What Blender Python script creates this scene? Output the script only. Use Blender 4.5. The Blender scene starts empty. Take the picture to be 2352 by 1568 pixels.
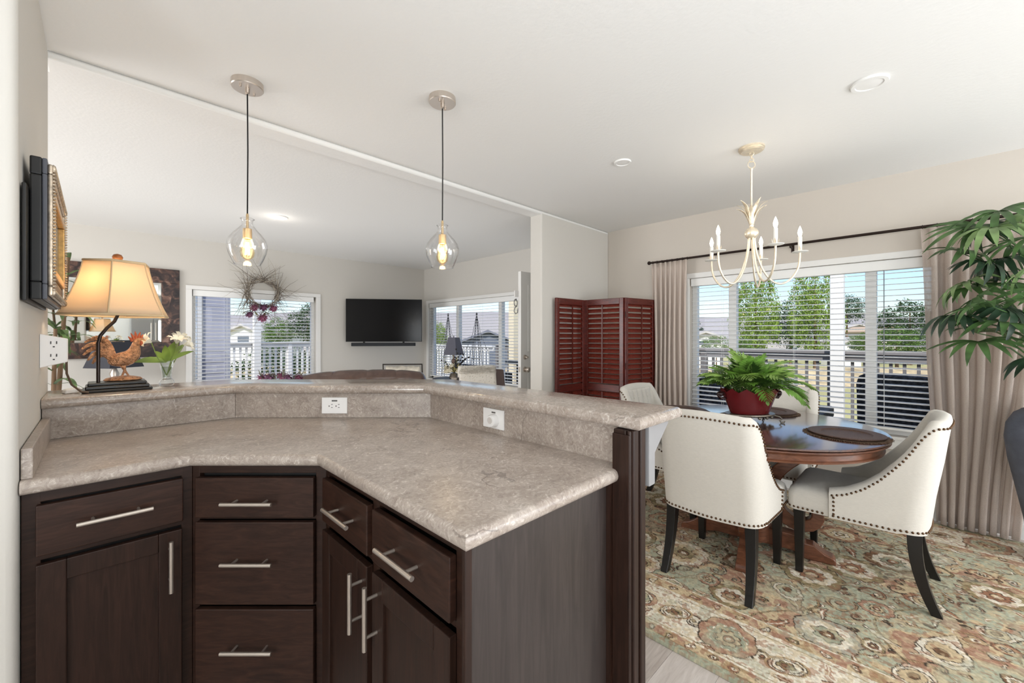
import bpy, bmesh, math, random
import numpy as np
from mathutils import Matrix, Vector
random.seed(7); np.random.seed(7)
SC = bpy.context.scene
COL = SC.collection
PI = math.pi
S2 = math.sqrt(2)
# ------------------------------------------------------------------ camera, sky, sun, lights, exposure
cam_data = bpy.data.cameras.new('camera')
cam = bpy.data.objects.new('camera', cam_data); COL.objects.link(cam)
cam_data.sensor_width = 36.0
cam_data.lens = 952 / 2352 * 36.0
cam_data.shift_y = -12 / 2352
cam_data.clip_start = 0.02; cam_data.clip_end = 2000
cam.location = (0, 0, 1.29)
cam.rotation_euler = (PI / 2, 0, -PI / 4)
SC.camera = cam
SC.view_settings.view_transform = 'Standard'
SC.view_settings.look = 'None'
SC.view_settings.gamma = 1.0
SC.view_settings.exposure = EXPOSURE = 0.27
SC.view_settings.use_curve_mapping = False
world = bpy.data.worlds.new('world'); SC.world = world
world.use_nodes = True
wn = world.node_tree.nodes; wl = world.node_tree.links
wn.clear()
w_out = wn.new('ShaderNodeOutputWorld'); w_bg = wn.new('ShaderNodeBackground'); w_sky = wn.new('ShaderNodeTexSky')
w_sky.sky_type = 'NISHITA'; w_sky.sun_disc = False
w_sky.sun_elevation = math.radians(48); w_sky.sun_rotation = math.radians(225)
w_sky.altitude = 300; w_sky.air_density = 1.0; w_sky.dust_density = 1.0; w_sky.ozone_density = 2.0
w_bg.inputs['Strength'].default_value = 0.17
wl.new(w_sky.outputs[0], w_bg.inputs[0]); wl.new(w_bg.outputs[0], w_out.inputs[0])

def lamp(name, kind, loc, rot, energy, color=(1, 1, 1), size=1.0, size_y=None):
    d = bpy.data.lights.new(name, kind); d.energy = energy; d.color = color
    if kind == 'AREA':
        d.size = size
        if size_y: d.shape = 'RECTANGLE'; d.size_y = size_y
    elif kind == 'SUN': d.angle = math.radians(0.6)
    else: d.shadow_soft_size = size
    o = bpy.data.objects.new(name, d); COL.objects.link(o); o.location = loc; o.rotation_euler = rot
    return o
lamp('sun', 'SUN', (0, 0, 20), (math.radians(44), 0, math.radians(-62)), 4.2, (1.0, 0.95, 0.87))
# daylight of the dining room's door out of view, plus added fill and bounce lamps
lamp('kitchen_back_fill', 'AREA', (2.05, -2.65, 1.4), (PI / 2, 0, math.radians(14)), 34, (0.95, 0.98, 1.0), 0.9, 1.6)  # added fill from the back wall, brightens the stub wall
lamp('dining_door_light', 'AREA', (3.4, -2.6, 0.95), (PI / 2, 0, 0), 52, (0.90, 0.95, 1.0), 1.8, 1.6)
lamp('kitchen_side_fill', 'AREA', (-2.8, -1.4, 1.4), (PI / 2, 0, -PI / 2), 80, (0.93, 0.97, 1.0), 1.8, 1.2)  # added fill from the left, for the dining wall and cabinets
lamp('kitchen_bounce', 'AREA', (0.0, -0.9, 0.6), (PI, 0, 0), 46, (0.88, 0.94, 1.0), 1.4, 1.2)  # added lamp pointing up, brightens the kitchen ceiling
lamp('dining_bounce', 'AREA', (2.3, -1.6, 0.5), (PI, 0, 0), 3, (0.93, 0.965, 1.0), 2.4, 1.4)  # weak added uplight for the dining ceiling
lamp('living_bounce', 'AREA', (1.8, 4.7, 0.15), (PI, 0, 0), 36, (0.98, 0.99, 1.0), 4.0, 2.0)  # low uplight added behind the bar for the living room ceiling
lamp('living_side_fill', 'AREA', (-2.85, 4.3, 1.4), (PI / 2, 0, -PI / 2), 96, (0.97, 0.98, 1.0), 2.4, 1.6)  # added fill out of view, brightens the television wall

# ------------------------------------------------------------------ mesh builder
class MB:
    def __init__(s, M=None): s.v = []; s.f = []; s.M = M
    def add(s, vs, fs):
        n = len(s.v)
        if s.M is not None: vs = [tuple(s.M @ Vector(p)) for p in vs]
        s.v += [tuple(p) for p in vs]; s.f += [tuple(i + n for i in q) for q in fs]; return s
    def box(s, x0, y0, z0, x1, y1, z1):
        x0, x1 = min(x0, x1), max(x0, x1); y0, y1 = min(y0, y1), max(y0, y1); z0, z1 = min(z0, z1), max(z0, z1)
        return s.add([(x0,y0,z0),(x1,y0,z0),(x1,y1,z0),(x0,y1,z0),(x0,y0,z1),(x1,y0,z1),(x1,y1,z1),(x0,y1,z1)],
                     [(3,2,1,0),(4,5,6,7),(0,1,5,4),(1,2,6,5),(2,3,7,6),(3,0,4,7)])
    def cbox(s, c, d): return s.box(c[0]-d[0]/2, c[1]-d[1]/2, c[2]-d[2]/2, c[0]+d[0]/2, c[1]+d[1]/2, c[2]+d[2]/2)
    def rings(s, rings, cap=True, closed=False):
        n = len(rings[0]); vs = [p for r in rings for p in r]; fs = []
        m = len(rings)
        for i in range(m if closed else m - 1):
            a, b = i * n, ((i + 1) % m) * n
            for k in range(n): fs.append((a + k, a + (k+1) % n, b + (k+1) % n, b + k))
        if cap and not closed: fs += [tuple(range(n))[::-1], tuple(range((m-1)*n, m*n))]
        return s.add(vs, fs)
    def lathe(s, prof, n=24, c=(0, 0, 0), sx=1, sy=1, cap=True):
        return s.rings([[(c[0] + sx*r*math.cos(2*PI*k/n), c[1] + sy*r*math.sin(2*PI*k/n), c[2] + z) for k in range(n)] for r, z in prof], cap)
    def tube(s, pts, r, n=8, cap=True, flat=1.0):
        pts = [Vector(p) for p in pts]; m = len(pts); rs = r if isinstance(r, (list, tuple)) else [r] * m
        ref = None; R = []
        for i in range(m):
            t = (pts[min(i+1, m-1)] - pts[max(i-1, 0)]).normalized()
            if ref is None:
                ref = Vector((0, 0, 1)) if abs(t.z) < 0.9 else Vector((1, 0, 0))
            u = t.cross(ref)
            if u.length < 1e-6: u = t.orthogonal()
            u.normalize(); w = u.cross(t).normalized(); ref = w
            R.append([tuple(pts[i] + rs[i] * (math.cos(2*PI*k/n) * u + flat * math.sin(2*PI*k/n) * w)) for k in range(n)])
        return s.rings(R, cap)
    def sphere(s, c, r, nu=16, nv=10):
        rx, ry, rz = (r, r, r) if not isinstance(r, (tuple, list)) else r
        vs = [(c[0], c[1], c[2]-rz)]; fs = []
        for j in range(1, nv):
            p = -PI/2 + PI*j/nv
            for k in range(nu):
                a = 2*PI*k/nu; vs.append((c[0]+rx*math.cos(p)*math.cos(a), c[1]+ry*math.cos(p)*math.sin(a), c[2]+rz*math.sin(p)))
        vs.append((c[0], c[1], c[2]+rz)); L = len(vs) - 1
        for k in range(nu): fs.append((0, 1+(k+1) % nu, 1+k)); fs.append((L, L-nu+k, L-nu+(k+1) % nu))
        for j in range(nv-2):
            a = 1 + j*nu
            for k in range(nu): fs.append((a+k, a+(k+1) % nu, a+nu+(k+1) % nu, a+nu+k))
        return s.add(vs, fs)
    def prism(s, poly, z0, z1):
        n = len(poly)
        return s.rings([[(x, y, z0) for x, y in poly], [(x, y, z1) for x, y in poly]])
    def grid(s, P, nu, nv, wrap=False):
        vs = [P(i, j) for j in range(nv) for i in range(nu)]; fs = []
        for j in range(nv-1):
            for i in range(nu if wrap else nu-1):
                fs.append((j*nu+i, j*nu+(i+1) % nu, (j+1)*nu+(i+1) % nu, (j+1)*nu+i))
        return s.add(vs, fs)
    def torus(s, c, R, r, M3=None, nu=20, nv=6):
        M3 = M3 or Matrix.Identity(3); c = Vector(c); rg = []
        for i in range(nu):
            a = 2*PI*i/nu
            rg.append([tuple(c + M3 @ Vector(((R+r*math.cos(2*PI*k/nv))*math.cos(a), (R+r*math.cos(2*PI*k/nv))*math.sin(a), r*math.sin(2*PI*k/nv)))) for k in range(nv)])
        return s.rings(rg, closed=True)
    def mesh(s, name, m, smooth=None, fix=True):
        me = bpy.data.meshes.new(name); me.from_pydata(s.v, [], s.f)
        if m: me.materials.append(m)
        if fix and len(s.f) < 60000:
            b = bmesh.new(); b.from_mesh(me); bmesh.ops.recalc_face_normals(b, faces=b.faces); b.to_mesh(me); b.free()
        if smooth is not None:
            me.polygons.foreach_set('use_smooth', [True] * len(me.polygons))
            if smooth < 3: me.set_sharp_from_angle(angle=smooth)
        me.update(); return me
    def build(s, name, m, parent=None, smooth=None, bevel=0, seg=2, sub=0, solid=0, fix=True):
        o = bpy.data.objects.new(name, s.mesh(name, m, smooth, fix)); COL.objects.link(o)
        if parent is not None: adopt(o, parent)
        if solid:
            q = o.modifiers.new('solid', 'SOLIDIFY'); q.thickness = solid; q.offset = 0
        if bevel:
            q = o.modifiers.new('bevel', 'BEVEL'); q.width = bevel; q.segments = seg; q.limit_method = 'ANGLE'; q.angle_limit = 0.6
            q.harden_normals = False
        if sub:
            q = o.modifiers.new('sub', 'SUBSURF'); q.levels = sub; q.render_levels = sub
        return o
def world_m(o):
    m = o.matrix_basis.copy()
    return world_m(o.parent) @ o.matrix_parent_inverse @ m if o.parent else m
def adopt(o, p):
    o.parent = p; o.matrix_parent_inverse = world_m(p).inverted()
def tag(o, label=None, cat=None, group=None, kind=None):
    if label: o['label'] = label
    if cat: o['category'] = cat
    if group: o['group'] = group
    if kind: o['kind'] = kind
    return o
def thing(name, label, cat, loc=(0, 0, 0), rz=0, group=None, kind=None):
    o = bpy.data.objects.new(name, None); COL.objects.link(o); o.empty_display_size = 0.05
    o.location = loc; o.rotation_euler = (0, 0, rz)
    return tag(o, label, cat, group, kind)
def kids(o): return [c for c in bpy.data.objects if c.parent == o]
def copy_tree(o, parent=None):
    ch = list(o.children)
    c = o.copy(); COL.objects.link(c)
    if parent is not None: c.parent = parent
    for k in ch: copy_tree(k, c)
    return c
def struct(o): o['kind'] = 'structure'; return o

# ------------------------------------------------------------------ materials
def lin(c):
    return tuple(((v/255)/12.92 if v/255 <= 0.04045 else ((v/255+0.055)/1.055)**2.4) for v in c) + (1.0,)
def pmat(name, c, rough=0.5, metal=0.0, spec=None, noise=None, bump=None, emit=None, trans=None, coat=None, sheen=None, sss=None):
    """noise=(scale, amount, stretch xyz); bump=(scale, strength)"""
    m = bpy.data.materials.new(name); m.use_nodes = True
    nt = m.node_tree; N = nt.nodes; L = nt.links; b = N['Principled BSDF']
    b.inputs['Base Color'].default_value = lin(c); b.inputs['Roughness'].default_value = rough; b.inputs['Metallic'].default_value = metal
    if spec is not None: b.inputs['Specular IOR Level'].default_value = spec
    if coat: b.inputs['Coat Weight'].default_value = coat; b.inputs['Coat Roughness'].default_value = 0.1
    if sheen: b.inputs['Sheen Weight'].default_value = sheen
    if emit: b.inputs['Emission Color'].default_value = lin(emit[0]); b.inputs['Emission Strength'].default_value = emit[1]
    if trans: b.inputs['Transmission Weight'].default_value = trans
    if noise or bump: tc = N.new('ShaderNodeTexCoord')
    if noise:
        mp = N.new('ShaderNodeMapping'); L.new(tc.outputs['Object'], mp.inputs[0])
        if len(noise) > 2: mp.inputs['Scale'].default_value = noise[2]
        nz = N.new('ShaderNodeTexNoise'); nz.inputs['Scale'].default_value = noise[0]; nz.inputs['Detail'].default_value = 6
        L.new(mp.outputs[0], nz.inputs['Vector'])
        mr = N.new('ShaderNodeMapRange'); mr.inputs['From Min'].default_value = 0.25; mr.inputs['From Max'].default_value = 0.75
        mr.inputs['To Min'].default_value = 1 - noise[1]; mr.inputs['To Max'].default_value = 1 + noise[1]
        L.new(nz.outputs[0], mr.inputs[0])
        mx = N.new('ShaderNodeVectorMath'); mx.operation = 'SCALE'; mx.inputs[0].default_value = lin(c)[:3]
        L.new(mr.outputs[0], mx.inputs['Scale']); L.new(mx.outputs[0], b.inputs['Base Color'])
    if bump:
        nz = N.new('ShaderNodeTexNoise'); nz.inputs['Scale'].default_value = bump[0]; nz.inputs['Detail'].default_value = 3
        L.new(tc.outputs['Object'], nz.inputs['Vector'])
        bp = N.new('ShaderNodeBump'); bp.inputs['Strength'].default_value = bump[1]; bp.inputs['Distance'].default_value = 0.01
        L.new(nz.outputs[0], bp.inputs['Height']); L.new(bp.outputs[0], b.inputs['Normal'])
    return m
def glassmat(name, tint=(255, 255, 255), ior=1.45, boost=1.0, rough=0.0):
    m = bpy.data.materials.new(name); m.use_nodes = True; nt = m.node_tree; N = nt.nodes; L = nt.links
    N.remove(N['Principled BSDF']); out = N['Material Output']
    t = N.new('ShaderNodeBsdfTransparent'); t.inputs[0].default_value = lin(tint)
    g = N.new('ShaderNodeBsdfGlossy'); g.inputs['Roughness'].default_value = rough
    fr = N.new('ShaderNodeLayerWeight'); fr.inputs[0].default_value = 0.5
    pw = N.new('ShaderNodeMath'); pw.operation = 'POWER'; pw.inputs[1].default_value = 4.0; L.new(fr.outputs['Facing'], pw.inputs[0])
    mm = N.new('ShaderNodeMath'); mm.operation = 'MULTIPLY_ADD'; mm.inputs[1].default_value = 0.75*boost; mm.inputs[2].default_value = 0.03*boost; mm.use_clamp = True
    mx = N.new('ShaderNodeMixShader')
    L.new(pw.outputs[0], mm.inputs[0]); L.new(mm.outputs[0], mx.inputs[0]); L.new(t.outputs[0], mx.inputs[1]); L.new(g.outputs[0], mx.inputs[2]); L.new(mx.outputs[0], out.inputs[0])
    return m
def ramp(N, stops):
    r = N.new('ShaderNodeValToRGB'); e = r.color_ramp.elements
    while len(e) < len(stops): e.new(0.5)
    for q, (p, c) in zip(e, stops): q.position = p; q.color = lin(c) if len(c) == 3 else c
    return r
def stone(name, rough=0.2):
    m = bpy.data.materials.new(name); m.use_nodes = True; nt = m.node_tree; N = nt.nodes; L = nt.links; b = N['Principled BSDF']
    tc = N.new('ShaderNodeTexCoord')
    n1 = N.new('ShaderNodeTexNoise'); n1.inputs['Scale'].default_value = 7; n1.inputs['Detail'].default_value = 9; n1.inputs['Roughness'].default_value = 0.68; n1.inputs['Distortion'].default_value = 1.2
    L.new(tc.outputs['Object'], n1.inputs['Vector'])
    r1 = ramp(N, [(0.28, (124, 112, 104)), (0.45, (160, 147, 137)), (0.58, (178, 166, 156)), (0.78, (205, 196, 188))]); L.new(n1.outputs[0], r1.inputs[0])
    n2 = N.new('ShaderNodeTexNoise'); n2.inputs['Scale'].default_value = 42; n2.inputs['Detail'].default_value = 6; n2.inputs['Roughness'].default_value = 0.75; n2.inputs['Distortion'].default_value = 2.2
    L.new(tc.outputs['Object'], n2.inputs['Vector'])
    r2 = ramp(N, [(0.32, (92, 80, 74)), (0.44, (148, 135, 125)), (0.56, (172, 160, 150)), (0.68, (232, 225, 217))]); L.new(n2.outputs[0], r2.inputs[0])
    mx = N.new('ShaderNodeMix'); mx.data_type = 'RGBA'; mx.blend_type = 'MIX'; mx.inputs[0].default_value = 0.54
    L.new(r1.outputs[0], mx.inputs[6]); L.new(r2.outputs[0], mx.inputs[7])
    # sparse dark cracks and pale veins
    nd = N.new('ShaderNodeTexNoise'); nd.inputs['Scale'].default_value = 5; nd.inputs['Detail'].default_value = 6; L.new(tc.outputs['Object'], nd.inputs['Vector'])
    va = N.new('ShaderNodeVectorMath'); va.operation = 'MULTIPLY_ADD'; va.inputs[1].default_value = (0.35,)*3; L.new(nd.outputs['Color'], va.inputs[0]); L.new(tc.outputs['Object'], va.inputs[2])
    cur = mx.outputs[2]
    for sc, w, col, thr in ((2.6, 0.006, (92, 82, 76), 0.60), (4.7, 0.005, (216, 208, 200), 0.60)):
        vo = N.new('ShaderNodeTexVoronoi'); vo.feature = 'DISTANCE_TO_EDGE'; vo.inputs['Scale'].default_value = sc; L.new(va.outputs[0], vo.inputs['Vector'])
        lt = N.new('ShaderNodeMath'); lt.operation = 'LESS_THAN'; lt.inputs[1].default_value = w * 1.4; L.new(vo.outputs['Distance'], lt.inputs[0])
        nm = N.new('ShaderNodeTexNoise'); nm.inputs['Scale'].default_value = sc * 1.6; L.new(tc.outputs['Object'], nm.inputs['Vector'])
        gt = N.new('ShaderNodeMath'); gt.operation = 'GREATER_THAN'; gt.inputs[1].default_value = thr; L.new(nm.outputs[0], gt.inputs[0])
        ml = N.new('ShaderNodeMath'); ml.operation = 'MULTIPLY'; L.new(lt.outputs[0], ml.inputs[0]); L.new(gt.outputs[0], ml.inputs[1])
        m3 = N.new('ShaderNodeMath'); m3.operation = 'MULTIPLY'; m3.inputs[1].default_value = 0.5; L.new(ml.outputs[0], m3.inputs[0])
        m2 = N.new('ShaderNodeMix'); m2.data_type = 'RGBA'; L.new(m3.outputs[0], m2.inputs[0]); L.new(cur, m2.inputs[6]); m2.inputs[7].default_value = lin(col); cur = m2.outputs[2]
    L.new(cur, b.inputs['Base Color']); b.inputs['Roughness'].default_value = rough
    bp = N.new('ShaderNodeBump'); bp.inputs['Strength'].default_value = 0.04; bp.inputs['Distance'].default_value = 0.003; L.new(n2.outputs[0], bp.inputs['Height']); L.new(bp.outputs[0], b.inputs['Normal'])
    return m
def wood(name, c1, c2, stretch, scale=6, rough=0.4, coat=None, spec=None):
    m = bpy.data.materials.new(name); m.use_nodes = True; nt = m.node_tree; N = nt.nodes; L = nt.links; b = N['Principled BSDF']
    tc = N.new('ShaderNodeTexCoord'); mp = N.new('ShaderNodeMapping'); mp.inputs['Scale'].default_value = stretch; L.new(tc.outputs['Object'], mp.inputs[0])
    n1 = N.new('ShaderNodeTexNoise'); n1.inputs['Scale'].default_value = scale; n1.inputs['Detail'].default_value = 7; n1.inputs['Distortion'].default_value = 1.6; n1.inputs['Roughness'].default_value = 0.62
    L.new(mp.outputs[0], n1.inputs['Vector'])
    r = ramp(N, [(0.3, c1), (0.5, tuple((a+d)/2 for a, d in zip(c1, c2))), (0.72, c2)]); L.new(n1.outputs[0], r.inputs[0]); L.new(r.outputs[0], b.inputs['Base Color'])
    b.inputs['Roughness'].default_value = rough
    if coat: b.inputs['Coat Weight'].default_value = coat; b.inputs['Coat Roughness'].default_value = 0.12
    if spec is not None: b.inputs['Specular IOR Level'].default_value = spec
    bp = N.new('ShaderNodeBump'); bp.inputs['Strength'].default_value = 0.05; bp.inputs['Distance'].default_value = 0.003; L.new(n1.outputs[0], bp.inputs['Height']); L.new(bp.outputs[0], b.inputs['Normal'])
    return m
def leafmat(name, c, amt=0.3, transl=0.35, rough=0.45):
    m = bpy.data.materials.new(name); m.use_nodes = True; nt = m.node_tree; N = nt.nodes; L = nt.links; b = N['Principled BSDF']; out = N['Material Output']
    tc = N.new('ShaderNodeTexCoord'); nz = N.new('ShaderNodeTexNoise'); nz.inputs['Scale'].default_value = 9; L.new(tc.outputs['Object'], nz.inputs['Vector'])
    r = ramp(N, [(0.3, tuple(v*(1-amt) for v in c)), (0.7, tuple(min(255, v*(1+amt)) for v in c))]); L.new(nz.outputs[0], r.inputs[0]); L.new(r.outputs[0], b.inputs['Base Color'])
    b.inputs['Roughness'].default_value = rough
    t = N.new('ShaderNodeBsdfTranslucent'); L.new(r.outputs[0], t.inputs[0]); mx = N.new('ShaderNodeMixShader'); mx.inputs[0].default_value = transl
    L.new(b.outputs[0], mx.inputs[1]); L.new(t.outputs[0], mx.inputs[2]); L.new(mx.outputs[0], out.inputs[0])
    return m
def clothmat(name, c, transl=0.3, clear=0.0, weave=300):
    m = bpy.data.materials.new(name); m.use_nodes = True; nt = m.node_tree; N = nt.nodes; L = nt.links; b = N['Principled BSDF']; out = N['Material Output']
    b.inputs['Base Color'].default_value = lin(c); b.inputs['Roughness'].default_value = 0.9; b.inputs['Specular IOR Level'].default_value = 0.1
    tc = N.new('ShaderNodeTexCoord'); nz = N.new('ShaderNodeTexNoise'); nz.inputs['Scale'].default_value = weave; L.new(tc.outputs['Object'], nz.inputs['Vector'])
    bp = N.new('ShaderNodeBump'); bp.inputs['Strength'].default_value = 0.2; bp.inputs['Distance'].default_value = 0.002; L.new(nz.outputs[0], bp.inputs['Height']); L.new(bp.outputs[0], b.inputs['Normal'])
    cur = b.outputs[0]
    if transl:
        t = N.new('ShaderNodeBsdfTranslucent'); t.inputs[0].default_value = lin(c); mx = N.new('ShaderNodeMixShader'); mx.inputs[0].default_value = transl
        L.new(cur, mx.inputs[1]); L.new(t.outputs[0], mx.inputs[2]); cur = mx.outputs[0]
    if clear:
        tr = N.new('ShaderNodeBsdfTransparent'); mx = N.new('ShaderNodeMixShader')
        n2 = N.new('ShaderNodeTexNoise'); n2.inputs['Scale'].default_value = 260; L.new(tc.outputs['Object'], n2.inputs['Vector'])
        mr = N.new('ShaderNodeMapRange'); mr.inputs['From Min'].default_value = 0.35; mr.inputs['From Max'].default_value = 0.65; mr.inputs['To Min'].default_value = clear*0.85; mr.inputs['To Max'].default_value = clear*1.15
        L.new(n2.outputs[0], mr.inputs[0]); L.new(mr.outputs[0], mx.inputs[0]); L.new(cur, mx.inputs[1]); L.new(tr.outputs[0], mx.inputs[2]); cur = mx.outputs[0]
    L.new(cur, out.inputs[0]); return m
def wickermat(name, c, rough=0.6):
    m = bpy.data.materials.new(name); m.use_nodes = True; nt = m.node_tree; N = nt.nodes; L = nt.links; b = N['Principled BSDF']
    tc = N.new('ShaderNodeTexCoord'); ck = N.new('ShaderNodeTexVoronoi'); ck.inputs['Scale'].default_value = 34; L.new(tc.outputs['Object'], ck.inputs['Vector'])
    r = ramp(N, [(0.0, tuple(min(255, v*1.7+14) for v in c)), (0.55, c), (0.9, tuple(v*0.35 for v in c))]); L.new(ck.outputs['Distance'], r.inputs[0]); L.new(r.outputs[0], b.inputs['Base Color'])
    b.inputs['Roughness'].default_value = rough
    bp = N.new('ShaderNodeBump'); bp.inputs['Strength'].default_value = 0.8; bp.inputs['Distance'].default_value = -0.01; L.new(ck.outputs['Distance'], bp.inputs['Height']); L.new(bp.outputs[0], b.inputs['Normal'])
    return m

M_WALL = pmat('wall_paint', (208, 204, 197), 0.85, spec=0.2, bump=(140, 0.06))
M_CEIL = pmat('ceiling_paint', (233, 232, 229), 0.9, spec=0.15, bump=(55, 0.10))
M_TRIM = pmat('trim_white', (232, 231, 228), 0.45)
M_WHITE = pmat('white_plastic', (236, 234, 232), 0.4)
M_BLIND = pmat('blind_white', (240, 240, 238), 0.5)
M_STONE = stone('stone_laminate', 0.3)
M_STONEB = stone('stone_laminate_bar', 0.15); M_STONEB.node_tree.nodes['Principled BSDF'].inputs['Specular IOR Level'].default_value = 0.9
M_CAB = wood('cabinet_brown', (32, 18, 12), (56, 36, 27), (1.2, 1.2, 9), 5, 0.45, spec=0.3)
M_CABH = wood('cabinet_brown_horizontal', (34, 19, 13), (62, 39, 29), (2.0, 2.0, 14), 4, 0.45, spec=0.3)
M_CABV = wood('cabinet_brown_vertical', (31, 18, 12), (54, 34, 26), (12, 12, 0.8), 5, 0.45, spec=0.3)
M_PANEL = wood('end_panel_brown_sheen', (42, 35, 33), (64, 55, 52), (9, 9, 0.6), 5, 0.38)  # dark brown wood with the grey window sheen put into its colour
M_BLACK = pmat('black', (14, 13, 13), 0.5)
M_NICKEL = pmat('brushed_nickel', (204, 194, 184), 0.34, 0.85)
M_GLASS = glassmat('clear_glass', (255, 255, 255), 1.45, 1.9)
M_PANE = glassmat('window_pane', (250, 252, 255), 1.45, 0.2)
M_MIRROR = pmat('mirror_silver', (225, 228, 226), 0.02, 1.0)
M_BRONZE = pmat('dark_bronze', (46, 34, 29), 0.4, 0.7)
M_CHAIR = pmat('cream_linen', (208, 203, 194), 0.9, spec=0.15, noise=(60, 0.05, (1, 1, 6)), bump=(350, 0.12), sheen=0.2)
M_LEG = pmat('black_lacquer', (15, 13, 12), 0.32)
M_NAIL = pmat('brass_nail', (96, 74, 56), 0.35, 1.0)
# ------------------------------------------------------------------ the setting
HC = 2.486; XW = 4.163; YW = 6.40; XL = -3.0; YB = -2.8
M_SUB = pmat('subfloor', (150, 140, 132), 0.6)
M_PLANK = [wood('plank_%d' % i, c1, c2, (1.0, 9, 9), 3.0, 0.38) for i, (c1, c2) in enumerate([((166, 155, 147), (205, 196, 189)), ((156, 145, 137), (196, 187, 180)), ((172, 162, 155), (211, 203, 197))])]
floor = struct(MB().box(XL, YB, -0.12, XW, YW, -0.012).build('floor', M_SUB))
plank_me = [MB().box(-0.61, -0.0895, -0.012, 0.61, 0.0895, 0.0).build('plank', m) for m in M_PLANK]
for o in plank_me: bpy.data.objects.remove(o)
plank_me = [m for m in bpy.data.meshes if m.name.startswith('plank')]
row = 0; y = -2.7 + 0.0
ys = [0.737 + 0.0895 + 0.18 * k for k in range(-20, 11)]
for k, y in enumerate(ys):
    x0 = 0.45 + (0.37 * k) % 1.22 - 1.22
    x = x0
    while x < XW + 0.3:
        cx0, cx1 = max(x - 0.61, 0.0), min(x + 0.61, XW)
        if cx1 - cx0 > 0.1:
            p = bpy.data.objects.new('plank', plank_me[(k * 7 + int(x * 3)) % 3]); COL.objects.link(p); adopt(p, floor)
            p.location = ((cx0 + cx1) / 2, y, 0); p.scale.x = (cx1 - cx0 - 0.0015) / 1.22
        x += 1.2215
struct(MB().box(XL, 2.5 + 0.045, -0.012, XW, YW, 0.0).build('floor_living', pmat('living_floor', (176, 166, 158), 0.45, noise=(3, 0.12, (1, 8, 1)))))
struct(MB().box(XL, YB, HC, XW + 0.15, YW + 0.15, HC + 0.12).build('ceiling', M_CEIL))
tr = struct(MB().box(-0.16, 2.592, 2.452, XW, 2.742, HC).build('trim_1', M_CEIL, bevel=0.012, smooth=0.7))

def holed_wall(name, axis, c0, c1, a0, a1, holes, mat=M_WALL):
    """wall slab between c0 and c1 on its normal axis, running a0..a1, with rectangular holes (a0, a1, z0, z1)"""
    mb = MB()
    def bx(p0, p1, z0, z1):
        if p1 - p0 < 1e-4 or z1 - z0 < 1e-4: return
        mb.box(c0, p0, z0, c1, p1, z1) if axis == 'x' else mb.box(p0, c0, z0, p1, c1, z1)
    p = a0
    for h in sorted(holes):
        bx(p, h[0], -0.1, HC + 0.05); bx(h[0], h[1], -0.1, h[2]); bx(h[0], h[1], h[3], HC + 0.05); p = h[1]
    bx(p, a1, -0.1, HC + 0.05)
    return struct(mb.build(name, mat))
DW = (-0.07, 1.665, 0.55, 1.862)      # dining window opening (y0, y1, z0, z1)
SW = (4.03, 6.255, 0.55, 1.87)        # living room side window
LW = (0.823, 2.292, 0.50, 1.868)      # living room back window (x)
DO = (3.18, 3.98, 0.0, 2.04)          # front doorway
M_WALLD = pmat('wall_paint_dining', (205, 197, 187), 0.85, spec=0.2, bump=(140, 0.06))
wr = holed_wall('wall_right', 'x', XW, XW + 0.15, YB, 2.66, [DW], M_WALLD)
holed_wall('wall_right_living', 'x', XW, XW + 0.15, 2.66, YW + 0.15, [DO, SW])
wb = holed_wall('wall_back', 'y', YW, YW + 0.15, XL, XW + 0.15, [LW])
struct(MB().box(XL - 0.15, YB, -0.1, XL, YW + 0.15, HC).build('wall_left', M_WALL))
struct(MB().box(XL - 0.15, YB - 0.15, -0.1, XW + 0.15, YB, HC).build('wall_front', M_WALL))
# the partition between kitchen and living room ends at the bar; bullnosed corners
struct(MB().box(XL, 1.66, 0.0, -0.146, 2.60, HC).build('wall_partition', M_WALL, bevel=0.02, seg=4, smooth=0.9))
# the short wall under the beam
struct(MB().box(2.99, 2.592, 0.0, XW, 2.742, 2.47).build('wall_stub', M_WALL, bevel=0.015, seg=4, smooth=0.9))
def baseboard(name, x0, y0, x1, y1, n):
    mb = MB(); prof = [(0, 0), (0.016, 0), (0.016, 0.095), (0.012, 0.105), (0.012, 0.118), (0.006, 0.132), (0, 0.135)]
    mb.rings([[(x + n[0]*a, y + n[1]*a, z) for a, z in prof] for x, y in ((x0, y0), (x1, y1))])
    return struct(mb.build(name, M_TRIM))
baseboard('baseboard_right', XW, YB, XW, 2.592, (-1, 0))
baseboard('baseboard_stub', 2.99, 2.592, XW - 0.016, 2.592, (0, -1))
baseboard('baseboard_back', XL, YW, XW, YW, (0, -1))
baseboard('baseboard_side', XW, 4.0, XW, YW - 0.016, (-1, 0))

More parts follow.
